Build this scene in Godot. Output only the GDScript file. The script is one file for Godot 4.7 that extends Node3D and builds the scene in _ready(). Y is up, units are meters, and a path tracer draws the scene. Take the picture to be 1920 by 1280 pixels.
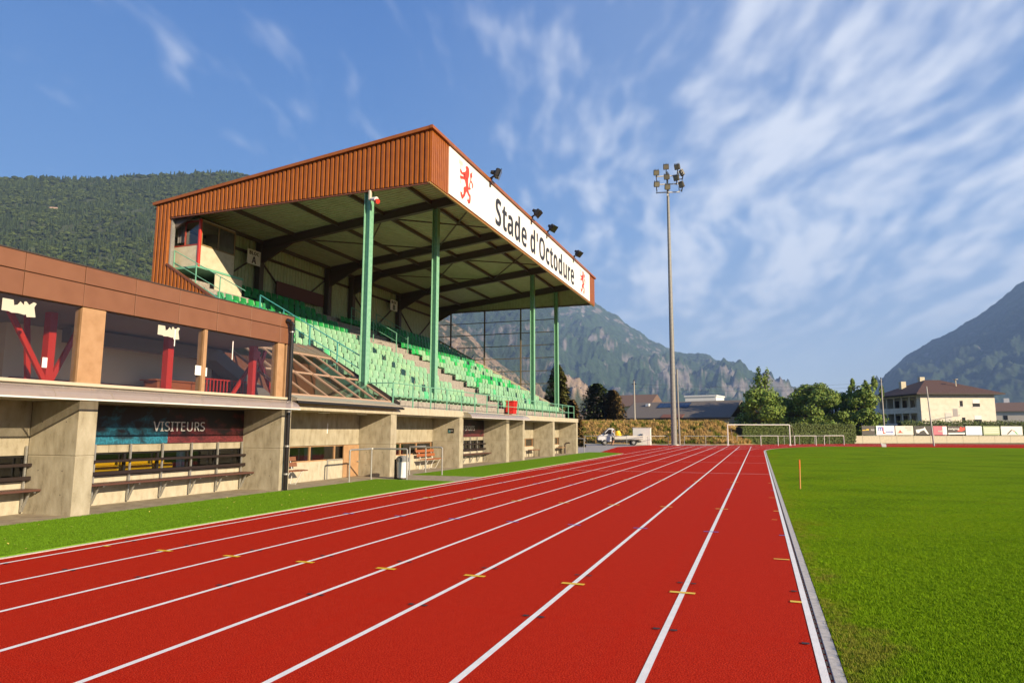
extends Node3D

# ------------------------------------------------------------------ mesh builder
class MB:
	var v := PackedVector3Array()
	var n := PackedVector3Array()
	var c := PackedColorArray()
	var uv := PackedVector2Array()
	var col := Color.WHITE
	var use_c := false
	var use_uv := false
	func vert(p: Vector3, nn: Vector3, t := Vector2.ZERO):
		v.append(p); n.append(nn)
		if use_c: c.append(col)
		if use_uv: uv.append(t)
	func tri(a: Vector3, b: Vector3, d: Vector3):   # counter-clockwise seen from outside
		var nn := (b - a).cross(d - a).normalized()
		vert(a, nn); vert(d, nn); vert(b, nn)
	func quad(a: Vector3, b: Vector3, d: Vector3, e: Vector3):
		var nn := (b - a).cross(d - a)
		if nn.length_squared() < 1e-14: nn = (d - a).cross(e - a)
		nn = nn.normalized()
		vert(a, nn, Vector2(0, 1)); vert(d, nn, Vector2(1, 0)); vert(b, nn, Vector2(1, 1))
		vert(a, nn, Vector2(0, 1)); vert(e, nn, Vector2(0, 0)); vert(d, nn, Vector2(1, 0))
	func box(p: Vector3, s: Vector3, b := Basis.IDENTITY):
		var x := b.x * s.x * 0.5
		var y := b.y * s.y * 0.5
		var z := b.z * s.z * 0.5
		quad(p - x - y + z, p + x - y + z, p + x + y + z, p - x + y + z)
		quad(p + x - y - z, p - x - y - z, p - x + y - z, p + x + y - z)
		quad(p + x - y + z, p + x - y - z, p + x + y - z, p + x + y + z)
		quad(p - x - y - z, p - x - y + z, p - x + y + z, p - x + y - z)
		quad(p - x + y + z, p + x + y + z, p + x + y - z, p - x + y - z)
		quad(p - x - y - z, p + x - y - z, p + x - y + z, p - x - y + z)
	func bx(x0: float, x1: float, y0: float, y1: float, z0: float, z1: float):
		box(Vector3((x0 + x1) / 2, (y0 + y1) / 2, (z0 + z1) / 2), Vector3(absf(x1 - x0), absf(y1 - y0), absf(z1 - z0)))
	# box with chamfered edges
	func cbox(p: Vector3, s: Vector3, ch: float, b := Basis.IDENTITY):
		var h := s * 0.5
		var k := Vector3(maxf(h.x - ch, 0.0005), maxf(h.y - ch, 0.0005), maxf(h.z - ch, 0.0005))
		var P := func(x: float, y: float, z: float) -> Vector3: return p + b * Vector3(x, y, z)
		for sg in [1.0, -1.0]:
			_q(P.call(sg * h.x, -k.y, -k.z), P.call(sg * h.x, k.y, -k.z), P.call(sg * h.x, k.y, k.z), P.call(sg * h.x, -k.y, k.z), p)
			_q(P.call(-k.x, sg * h.y, -k.z), P.call(-k.x, sg * h.y, k.z), P.call(k.x, sg * h.y, k.z), P.call(k.x, sg * h.y, -k.z), p)
			_q(P.call(-k.x, -k.y, sg * h.z), P.call(k.x, -k.y, sg * h.z), P.call(k.x, k.y, sg * h.z), P.call(-k.x, k.y, sg * h.z), p)
			for tg in [1.0, -1.0]:
				_q(P.call(sg * h.x, tg * k.y, -k.z), P.call(sg * h.x, tg * k.y, k.z), P.call(sg * k.x, tg * h.y, k.z), P.call(sg * k.x, tg * h.y, -k.z), p)
				_q(P.call(sg * h.x, -k.y, tg * k.z), P.call(sg * h.x, k.y, tg * k.z), P.call(sg * k.x, k.y, tg * h.z), P.call(sg * k.x, -k.y, tg * h.z), p)
				_q(P.call(-k.x, sg * h.y, tg * k.z), P.call(k.x, sg * h.y, tg * k.z), P.call(k.x, sg * k.y, tg * h.z), P.call(-k.x, sg * k.y, tg * h.z), p)
				for ug in [1.0, -1.0]:
					var a: Vector3 = P.call(sg * h.x, tg * k.y, ug * k.z)
					var bb: Vector3 = P.call(sg * k.x, tg * h.y, ug * k.z)
					var d: Vector3 = P.call(sg * k.x, tg * k.y, ug * h.z)
					if (bb - a).cross(d - a).dot(a - p) > 0: tri(a, bb, d)
					else: tri(a, d, bb)
	func _q(a: Vector3, b: Vector3, d: Vector3, e: Vector3, inside: Vector3):
		if (b - a).cross(d - a).dot((a + d) * 0.5 - inside) >= 0: quad(a, b, d, e)
		else: quad(e, d, b, a)
	func cyl(p0: Vector3, p1: Vector3, r0: float, r1: float, seg := 10, caps := true):
		var ax := (p1 - p0).normalized()
		var u := ax.cross(Vector3.UP if absf(ax.y) < 0.9 else Vector3.RIGHT).normalized()
		var w := ax.cross(u)
		for i in seg:
			var a := TAU * i / seg
			var b := TAU * (i + 1) / seg
			var na := u * cos(a) + w * sin(a)
			var nb := u * cos(b) + w * sin(b)
			vert(p0 + na * r0, na); vert(p1 + nb * r1, nb); vert(p0 + nb * r0, nb)
			vert(p0 + na * r0, na); vert(p1 + na * r1, na); vert(p1 + nb * r1, nb)
			if caps:
				if r1 > 0.0005: tri(p1, p1 + na * r1, p1 + nb * r1)
				if r0 > 0.0005: tri(p0, p0 + nb * r0, p0 + na * r0)
	func tube(pts: Array, r: float, seg := 8):
		for i in pts.size() - 1: cyl(pts[i], pts[i + 1], r, r, seg)
	func bar(p0: Vector3, p1: Vector3, w: float, h: float, up := Vector3.UP):
		var ax := (p1 - p0)
		var l := ax.length()
		ax /= l
		var s := ax.cross(up).normalized()
		var uu := s.cross(ax).normalized()
		box((p0 + p1) * 0.5, Vector3(l, h, w), Basis(ax, uu, s))
	# flat polygon given by 3D points, thickened by d
	func slab(pts: Array, d: Vector3):
		var c0: Vector3 = pts[0]
		var nn := Vector3.ZERO
		for i in pts.size():
			var a: Vector3 = pts[i] - c0
			var b: Vector3 = pts[(i + 1) % pts.size()] - c0
			nn += a.cross(b)
		nn = nn.normalized()
		var u: Vector3 = nn.cross(Vector3.UP if absf(nn.y) < 0.9 else Vector3.RIGHT).normalized()
		var w := nn.cross(u)
		var pl := PackedVector2Array()
		for p in pts: pl.append(Vector2((p - c0).dot(u), (p - c0).dot(w)))
		var ix := Geometry2D.triangulate_polygon(pl)
		var out := nn.dot(d) > 0
		for k in range(0, ix.size(), 3):
			var a: Vector3 = pts[ix[k]]
			var b: Vector3 = pts[ix[k + 1]]
			var e: Vector3 = pts[ix[k + 2]]
			if (b - a).cross(e - a).dot(d) < 0:
				var t := b
				b = e
				e = t
			tri(a + d, b + d, e + d)
			tri(a, e, b)
		for i in pts.size():
			var a: Vector3 = pts[i]
			var b: Vector3 = pts[(i + 1) % pts.size()]
			if out: quad(a, b, b + d, a + d)
			else: quad(b, a, a + d, b + d)
	func mesh(off := Vector3.ZERO) -> ArrayMesh:
		var arr := []
		arr.resize(Mesh.ARRAY_MAX)
		if off != Vector3.ZERO:
			for i in v.size(): v[i] -= off
		arr[Mesh.ARRAY_VERTEX] = v
		arr[Mesh.ARRAY_NORMAL] = n
		if use_c: arr[Mesh.ARRAY_COLOR] = c
		if use_uv: arr[Mesh.ARRAY_TEX_UV] = uv
		var m := ArrayMesh.new()
		m.add_surface_from_arrays(Mesh.PRIMITIVE_TRIANGLES, arr)
		return m

# ------------------------------------------------------------------ naming, things, parts
var used := {}
var org := {}
var rng := RandomNumberGenerator.new()
var M := {}

func put(parent: Node, o: Node, called: String):
	var key := str(parent.get_instance_id()) + called
	var k: int = used.get(key, 0)
	used[key] = k + 1
	o.name = called if k == 0 else "%s_%03d" % [called, k]
	parent.add_child(o, true)

func tag(o: Node, label: String, cat: String, group := "", kind := ""):
	if label: o.set_meta("label", label)
	if cat: o.set_meta("category", cat)
	if group: o.set_meta("group", group)
	if kind: o.set_meta("kind", kind)

func thing(called: String, label: String, cat: String, at := Vector3.ZERO, group := "", turn := 0.0, local := false) -> Node3D:
	var o := Node3D.new()
	put(self, o, called)
	o.position = at
	o.rotation.y = turn
	org[o] = Vector3.ZERO if local else at
	tag(o, label, cat, group)
	return o

func part(parent: Node, called: String, b: MB, m: Material, label := "") -> MeshInstance3D:
	var o := MeshInstance3D.new()
	o.mesh = b.mesh(org.get(parent, Vector3.ZERO))
	o.material_override = m
	put(parent, o, called)
	org[o] = org.get(parent, Vector3.ZERO)
	if label: o.set_meta("label", label)
	return o

func inst(parent: Node, called: String, me: Mesh, m: Material, xf: Transform3D) -> MeshInstance3D:
	var o := MeshInstance3D.new()
	o.mesh = me
	o.material_override = m
	put(parent, o, called)
	o.transform = Transform3D(xf.basis, xf.origin - org.get(parent, Vector3.ZERO))
	return o

func setting(called: String, b: MB, m: Material, label: String, cat: String, kind := "structure") -> MeshInstance3D:
	var o := part(self, called, b, m)
	tag(o, label, cat, "", kind)
	return o

func scatter(called: String, me: Mesh, m: Material, xfs: Array, cols: Array, parent: Node = self) -> MultiMeshInstance3D:
	var mm := MultiMesh.new()
	mm.transform_format = MultiMesh.TRANSFORM_3D
	mm.use_colors = cols.size() > 0
	mm.mesh = me
	mm.instance_count = xfs.size()
	for i in xfs.size():
		mm.set_instance_transform(i, xfs[i])
		if cols.size() > 0: mm.set_instance_color(i, cols[i])
	var o := MultiMeshInstance3D.new()
	o.multimesh = mm
	o.material_override = m
	put(parent, o, called)
	o.set_meta("kind", "stuff")
	return o

func lettering(parent: Node, called: String, txt: String, m: Material, x: float, y0: float, y1: float, z0: float, z1: float, bold := 700, depth := 0.01):
	# upright lettering on a wall that faces +x, read towards -z, fitted into y0..y1 and z0..z1
	var f := SystemFont.new()
	f.font_names = PackedStringArray(["Droid Sans"])
	f.font_weight = bold
	var t := TextMesh.new()
	t.text = txt
	t.font = f
	t.font_size = 64
	t.pixel_size = 0.01
	t.depth = depth
	var bb := t.get_aabb()
	var sx := absf(z1 - z0) / bb.size.x
	var sy := absf(y1 - y0) / bb.size.y
	var ba := Basis(Vector3(0, 0, -1) * sx, Vector3(0, 1, 0) * sy, Vector3(1, 0, 0))
	var cen := bb.get_center()
	inst(parent, called, t, m, Transform3D(ba, Vector3(x, (y0 + y1) / 2, (z0 + z1) / 2) - ba * cen))

func lettering_z(parent: Node, called: String, txt: String, m: Material, xf: Transform3D, w: float, h: float, bold := 700):
	var f := SystemFont.new()
	f.font_names = PackedStringArray(["Droid Sans"])
	f.font_weight = bold
	var t := TextMesh.new()
	t.text = txt
	t.font = f
	t.font_size = 64
	t.pixel_size = 0.01
	t.depth = 0.02
	var bb := t.get_aabb()
	var ba := xf.basis * Basis.from_scale(Vector3(w / bb.size.x, h / bb.size.y, 1))
	inst(parent, called, t, m, Transform3D(ba, xf.origin - ba * bb.get_center()))

# ------------------------------------------------------------------ materials
func lin(r: float, g: float, b: float) -> Color:
	return Color(r, g, b).linear_to_srgb()

func noise(sd: int, fr: float, oc := 4, ty := FastNoiseLite.TYPE_SIMPLEX_SMOOTH) -> FastNoiseLite:
	var f := FastNoiseLite.new()
	f.seed = sd
	f.frequency = fr
	f.noise_type = ty
	f.fractal_octaves = oc
	f.fractal_type = FastNoiseLite.FRACTAL_FBM if oc > 1 else FastNoiseLite.FRACTAL_NONE
	return f

# seamless texture from two noises mixed, mapped on a ramp of linear colours
func ramp_tex(sd: int, size: int, fr: float, oc: int, stops: Array, fr2 := 0.0, mixw := 0.5, gain := 1.0) -> ImageTexture:
	var a := noise(sd, fr, oc).get_seamless_image(size, size).get_data()
	var b := PackedByteArray()
	if fr2 > 0: b = noise(sd + 7, fr2, 2).get_seamless_image(size, size).get_data()
	var lut := []
	for i in 256:
		var t := clampf((i / 255.0 - 0.5) * gain + 0.5, 0, 1) * (stops.size() - 1)
		var k := mini(int(t), stops.size() - 2)
		var cc: Color = (stops[k] as Color).lerp(stops[k + 1], t - k).linear_to_srgb()
		lut.append([int(clampf(cc.r, 0, 1) * 255), int(clampf(cc.g, 0, 1) * 255), int(clampf(cc.b, 0, 1) * 255)])
	var out := PackedByteArray()
	out.resize(size * size * 3)
	for i in size * size:
		var q: float = a[i]
		if fr2 > 0: q = q * (1 - mixw) + b[i] * mixw
		var l: Array = lut[int(q)]
		out[i * 3] = l[0]
		out[i * 3 + 1] = l[1]
		out[i * 3 + 2] = l[2]
	return ImageTexture.create_from_image(Image.create_from_data(size, size, false, Image.FORMAT_RGB8, out))

func grey_tex(sd: int, size: int, fr: float, oc: int) -> ImageTexture:
	return ImageTexture.create_from_image(noise(sd, fr, oc).get_seamless_image(size, size))

func mat(c: Color, rough := 0.7, metal := 0.0, spec := 0.5) -> StandardMaterial3D:
	var m := StandardMaterial3D.new()
	m.albedo_color = c
	m.roughness = rough
	m.metallic = metal
	m.metallic_specular = spec
	return m

func tri_mat(t: Texture2D, metres: float, rough := 0.85, h: Texture2D = null, cm := 0.0) -> StandardMaterial3D:
	var m := mat(Color.WHITE, rough)
	m.albedo_texture = t
	m.uv1_triplanar = true
	m.uv1_world_triplanar = true
	m.uv1_scale = Vector3.ONE / metres
	if h:
		m.heightmap_enabled = true
		m.heightmap_texture = h
		m.heightmap_scale = cm
	return m

func pane_mat(c: Color, alpha: float, rough := 0.02) -> StandardMaterial3D:
	var m := mat(Color(c.r, c.g, c.b, alpha), rough)
	m.transparency = BaseMaterial3D.TRANSPARENCY_ALPHA
	return m

const FX := 1266.4371
var CB: Basis
func ray_px(x: float, y: float) -> Vector3:   # direction of a pixel of the 1920 x 1280 photograph
	return (CB * Vector3((x - 960.0) / FX, -(y - 640.0) / FX, -1.0)).normalized()

# ------------------------------------------------------------------ scene
func _ready():
	rng.seed = 4711
	# camera
	var cam := Camera3D.new()
	cam.name = "camera"
	add_child(cam)
	cam.position = Vector3(0, 1.7425, 0)
	cam.rotation = Vector3(0.130694, 0.347867, 0.001844)
	cam.fov = 53.62
	cam.near = 0.05
	cam.far = 40000
	cam.current = true
	CB = cam.transform.basis
	# sky, exposure, haze
	var env := Environment.new()
	env.background_mode = Environment.BG_SKY
	var sky := Sky.new()
	var pm := PanoramaSkyMaterial.new()
	pm.panorama = make_sky()
	pm.energy_multiplier = 1.0
	sky.sky_material = pm
	env.sky = sky
	env.tonemap_mode = Environment.TONE_MAPPER_LINEAR
	env.tonemap_exposure = 2.4
	env.sdfgi_enabled = true
	env.ssao_enabled = true
	env.ssil_enabled = true
	env.fog_enabled = true
	env.fog_density = 0.00011
	env.fog_light_color = Color(0.62, 0.77, 1.0)
	var we := WorldEnvironment.new()
	we.name = "environment"
	we.environment = env
	add_child(we)
	# sun
	var sun := DirectionalLight3D.new()
	sun.name = "sun"
	add_child(sun)
	var towards := Vector3(1.0, 0.40, 0.46).normalized()
	sun.look_at_from_position(towards * 50.0, Vector3.ZERO, Vector3.UP)
	sun.light_energy = 1.6
	sun.light_color = Color(1.0, 0.91, 0.77)
	sun.light_angular_distance = 0.5
	sun.shadow_enabled = true
	make_materials()
	make_ground()
	make_track()
	make_mountains()
	make_grandstand()
	make_roof()
	make_seats()
	make_clubhouse()
	make_bays()
	make_signs()
	make_furniture()
	make_far()
	make_truck()
	make_house()
	make_trees()
	make_grass()

func make_sky() -> ImageTexture:
	var w := 1800
	var h := 900
	var img := Image.create(w, h, false, Image.FORMAT_RGBF)
	var n1 := noise(11, 0.42, 3)
	var n2 := noise(23, 1.5, 5)
	var n3 := noise(31, 0.5, 3)
	var n4 := noise(57, 5.0, 4)
	var top := Color(0.008, 0.046, 0.185)
	var mid := Color(0.058, 0.142, 0.300)
	var low := Color(0.340, 0.385, 0.400)
	var below := Color(0.14, 0.15, 0.14)
	for j in h:
		var el := (0.5 - (j + 0.5) / h) * PI
		if el < -0.03:
			for i in w: img.set_pixel(i, j, below)
			continue
		var y := sin(maxf(el, 0.0))
		var base: Color
		if y < 0.28: base = low.lerp(mid, pow(y / 0.28, 0.75))
		else: base = mid.lerp(top, pow(clampf((y - 0.28) / 0.55, 0, 1), 0.75))
		for i in w:
			var az := wrapf((i + 0.5) / w * TAU, -PI, PI)
			var d := Vector3(sin(az) * cos(el), y, -cos(az) * cos(el))
			# high cloud sheet seen in perspective, drawn out into fibres by the wind
			var p := Vector2(d.x, -d.z) / (d.y + 0.12)
			var q := p.rotated(-1.80)
			var wp := Vector2(n3.get_noise_2d(p.x + 9.0, p.y), n3.get_noise_2d(p.x, p.y + 17.0)) * 0.16
			q += wp
			var a := n1.get_noise_2d(q.x * 0.9 + 3.0, q.y * 1.6)
			var fib := n2.get_noise_2d(q.x * 0.50, q.y * 2.7)
			var puff := n4.get_noise_2d(q.x * 0.75, q.y * 1.7)
			# the sheet lies over the east of the valley and thins out to the west
			var cover := smoothstep(-0.60, -0.06, az) * (1.0 - smoothstep(1.2, 2.2, az))
			var s := a * 0.55 + fib * 0.80 + puff * 0.50 + cover * 0.76 - 0.50
			var f := smoothstep(-0.22, 0.95, s) * smoothstep(0.06, 0.22, d.y)
			f = maxf(f, 0.8 * smoothstep(0.26, 0.5, a * 0.3 + puff * 0.75 + fib * 0.25 - absf(d.y - 0.17) * 2.0) * smoothstep(-0.72, -1.0, az))
			var veil := 0.20 * cover * smoothstep(0.0, 0.3, d.y)
			var cl := base.lerp(Color(0.26, 0.31, 0.38), veil).lerp(Color(0.455, 0.465, 0.49), f * 0.70)
			img.set_pixel(i, j, cl)
	return ImageTexture.create_from_image(img)

func make_materials():
	var rough_h := grey_tex(301, 512, 0.05, 5)
	var fine_h := grey_tex(302, 512, 0.22, 3)
	M.rough_h = rough_h
	M.fine_h = fine_h
	M.track = tri_mat(ramp_tex(1, 1024, 0.19, 4, [Color(0.20, 0.007, 0.003), Color(0.43, 0.015, 0.005), Color(0.60, 0.05, 0.02)], 0.02, 0.06, 2.2), 2.6, 0.88, fine_h, 0.3)
	M.track.metallic_specular = 0.12
	M.line = tri_mat(ramp_tex(2, 512, 0.2, 3, [Color(0.68, 0.67, 0.64), Color(0.84, 0.83, 0.80)], 0.02, 0.4, 1.6), 1.5, 0.75, fine_h, 0.2)
	M.grass = tri_mat(ramp_tex(3, 1024, 0.16, 4, [Color(0.07, 0.125, 0.002), Color(0.145, 0.235, 0.003), Color(0.20, 0.295, 0.005)], 0.02, 0.4, 1.7), 3.1, 0.9, fine_h, 1.5)
	M.grass.vertex_color_use_as_albedo = true
	M.grass.metallic_specular = 0.08
	M.strip = tri_mat(ramp_tex(4, 1024, 0.22, 4, [Color(0.07, 0.16, 0.008), Color(0.13, 0.26, 0.012), Color(0.20, 0.34, 0.02)], 0.02, 0.3, 1.6), 2.3, 0.9, fine_h, 1.0)
	M.strip.metallic_specular = 0.08
	M.blade = mat(Color.WHITE, 0.75, 0.0, 0.2)
	M.blade.vertex_color_use_as_albedo = true
	M.blade.backlight_enabled = true
	M.blade.backlight = Color(0.3, 0.35, 0.1)
	M.concrete = tri_mat(ramp_tex(5, 1024, 0.012, 6, [Color(0.22, 0.19, 0.13), Color(0.315, 0.28, 0.20), Color(0.355, 0.32, 0.235), Color(0.41, 0.37, 0.28)], 0.12, 0.22, 1.35), 3.7, 0.9, rough_h, 0.35)
	M.concrete.uv1_scale = Vector3(0.28, 0.13, 0.28)
	M.concrete_pale = tri_mat(ramp_tex(6, 1024, 0.012, 6, [Color(0.34, 0.305, 0.225), Color(0.43, 0.39, 0.295), Color(0.48, 0.44, 0.34)], 0.12, 0.25, 1.35), 3.1, 0.88, rough_h, 0.25)
	M.concrete_pale.uv1_scale = Vector3(0.4, 0.18, 0.4)
	M.concrete_step = tri_mat(ramp_tex(7, 512, 0.02, 5, [Color(0.21, 0.19, 0.165), Color(0.29, 0.265, 0.235), Color(0.34, 0.315, 0.28)], 0.15, 0.3, 1.6), 2.3, 0.9, rough_h, 0.3)
	M.paving = tri_mat(ramp_tex(8, 512, 0.015, 5, [Color(0.19, 0.155, 0.105), Color(0.30, 0.25, 0.175), Color(0.36, 0.31, 0.22)], 0.2, 0.35, 1.5), 2.9, 0.9, rough_h, 0.3)
	M.asphalt = tri_mat(ramp_tex(9, 512, 0.02, 5, [Color(0.20, 0.19, 0.18), Color(0.30, 0.285, 0.265), Color(0.36, 0.34, 0.315)], 0.2, 0.4, 1.5), 4.0, 0.92)
	M.kerb = tri_mat(ramp_tex(10, 512, 0.03, 5, [Color(0.34, 0.32, 0.29), Color(0.46, 0.44, 0.40), Color(0.54, 0.51, 0.47)], 0.2, 0.4, 1.4), 1.1, 0.9, fine_h, 0.2)
	M.rust = tri_mat(ramp_tex(11, 512, 0.012, 4, [Color(0.24, 0.066, 0.004), Color(0.285, 0.083, 0.006), Color(0.32, 0.097, 0.008)], 0.1, 0.2, 1.3), 3.0, 0.42)
	M.fascia = tri_mat(ramp_tex(12, 512, 0.010, 4, [Color(0.175, 0.074, 0.036), Color(0.192, 0.083, 0.041), Color(0.203, 0.09, 0.046)], 0.1, 0.15, 1.2), 3.3, 0.45)
	M.fascia2 = tri_mat(ramp_tex(13, 512, 0.010, 4, [Color(0.163, 0.068, 0.033), Color(0.18, 0.076, 0.038), Color(0.192, 0.083, 0.042)], 0.1, 0.15, 1.2), 2.9, 0.5)
	M.gap = mat(lin(0.07, 0.055, 0.045), 0.9)
	M.steel_dark = mat(lin(0.090, 0.068, 0.055), 0.55)
	M.soffit = tri_mat(ramp_tex(14, 512, 0.015, 4, [Color(0.36, 0.41, 0.24), Color(0.43, 0.49, 0.30), Color(0.47, 0.53, 0.34)], 0.1, 0.2, 1.3), 4.0, 0.6)  # cream sheet; green light bounced off the grass is tinted into its colour
	M.green_post = tri_mat(ramp_tex(15, 512, 0.02, 4, [Color(0.15, 0.36, 0.22), Color(0.19, 0.42, 0.27), Color(0.23, 0.46, 0.31)], 0.1, 0.2, 1.4), 2.0, 0.4)
	M.green_rail = mat(lin(0.16, 0.40, 0.27), 0.42)
	M.white_sign = tri_mat(ramp_tex(16, 512, 0.012, 3, [Color(0.74, 0.73, 0.70), Color(0.80, 0.79, 0.77)], 0.1, 0.2, 1.5), 5.0, 0.55)
	M.ink = mat(lin(0.018, 0.019, 0.026), 0.6)
	M.red_ink = mat(lin(0.68, 0.045, 0.02), 0.55)
	M.red_dark = mat(lin(0.16, 0.012, 0.010), 0.55)
	M.grey_ink = mat(lin(0.50, 0.49, 0.45), 0.6)
	M.black = mat(lin(0.012, 0.011, 0.010), 0.5)
	M.black_gloss = mat(lin(0.014, 0.012, 0.011), 0.22)
	M.tan = tri_mat(ramp_tex(17, 512, 0.012, 4, [Color(0.32, 0.185, 0.09), Color(0.37, 0.22, 0.112), Color(0.40, 0.245, 0.13)], 0.1, 0.2, 1.4), 2.0, 0.65)
	M.cream = tri_mat(ramp_tex(18, 512, 0.014, 5, [Color(0.46, 0.41, 0.29), Color(0.52, 0.47, 0.34), Color(0.56, 0.51, 0.38)], 0.12, 0.15, 1.4), 3.0, 0.8)
	M.red_steel = mat(lin(0.52, 0.035, 0.022), 0.4)
	M.galv = tri_mat(ramp_tex(19, 512, 0.03, 4, [Color(0.28, 0.28, 0.27), Color(0.38, 0.38, 0.36), Color(0.45, 0.45, 0.43)], 0.15, 0.3, 1.3), 1.0, 0.38)
	M.galv.metallic = 0.55
	M.white_metal = mat(lin(0.66, 0.66, 0.64), 0.4)
	M.wood_red = tri_mat(ramp_tex(20, 512, 0.03, 4, [Color(0.20, 0.055, 0.018), Color(0.30, 0.09, 0.03), Color(0.38, 0.13, 0.05)], 0.15, 0.3, 1.5), 0.8, 0.5)
	M.wood_old = tri_mat(ramp_tex(21, 512, 0.03, 4, [Color(0.12, 0.045, 0.022), Color(0.20, 0.08, 0.04), Color(0.27, 0.12, 0.06)], 0.15, 0.3, 1.5), 0.8, 0.6)
	M.plank_dark = mat(lin(0.020, 0.012, 0.011), 0.5)
	M.shelf = mat(lin(0.10, 0.045, 0.035), 0.45)
	M.yellow = mat(lin(0.78, 0.50, 0.01), 0.5)
	M.blue_mark = mat(lin(0.05, 0.13, 0.50), 0.7)
	M.black_mark = mat(lin(0.03, 0.015, 0.02), 0.8)
	M.window = pane_mat(Color(0.07, 0.08, 0.075), 0.22)
	M.club_glass = pane_mat(Color(0.03, 0.03, 0.03), 0.14)
	M.club_glass.metallic_specular = 0.35
	M.clear_glass = pane_mat(Color(0.20, 0.22, 0.22), 0.10)
	M.clear_glass.metallic_specular = 0.3
	M.sky_glass = pane_mat(Color(0.20, 0.19, 0.16), 0.38, 0.08)
	M.poly = pane_mat(Color(0.62, 0.57, 0.56), 0.62, 0.25)
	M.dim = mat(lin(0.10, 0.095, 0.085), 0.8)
	M.interior = mat(lin(0.78, 0.76, 0.68), 0.85)
	M.ceiling = mat(lin(0.22, 0.20, 0.19), 0.8)
	M.floor_red = mat(lin(0.46, 0.29, 0.22), 0.6)

# ------------------------------------------------------------------ ground and track
func strip_xz(b: MB, x0: float, x1: float, z0: float, z1: float, y: float):
	b.quad(Vector3(x0, y, z0), Vector3(x1, y, z0), Vector3(x1, y, z1), Vector3(x0, y, z1))

func grid(b: MB, xs: Array, zs: Array, yf: Callable, cf: Callable):
	b.use_c = true
	var nx := xs.size()
	var ps := []
	var cs := []
	for z in zs:
		for x in xs:
			ps.append(Vector3(x, yf.call(x, z), z))
			cs.append(cf.call(x, z))
	for j in zs.size() - 1:
		for i in nx - 1:
			var ids := [j * nx + i, (j + 1) * nx + i, (j + 1) * nx + i + 1, j * nx + i, (j + 1) * nx + i + 1, j * nx + i + 1]
			for t in 2:
				var a: Vector3 = ps[ids[t * 3]]
				var d: Vector3 = ps[ids[t * 3 + 1]]
				var e: Vector3 = ps[ids[t * 3 + 2]]
				var nn := (d - a).cross(e - a).normalized()
				if nn.y < 0: nn = -nn
				for k in 3:
					b.col = cs[ids[t * 3 + k]]
					b.vert(ps[ids[t * 3 + k]], nn)

func steps(a: float, b: float, first: float, grow: float) -> Array:
	var out := [a]
	var s := first
	var p := a
	var sg := signf(b - a)
	while absf(b - p) > s * 1.2:
		p += s * sg
		out.append(p)
		s *= grow
	out.append(b)
	return out

const BEND := Vector2(36.87, -63.0)

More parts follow.
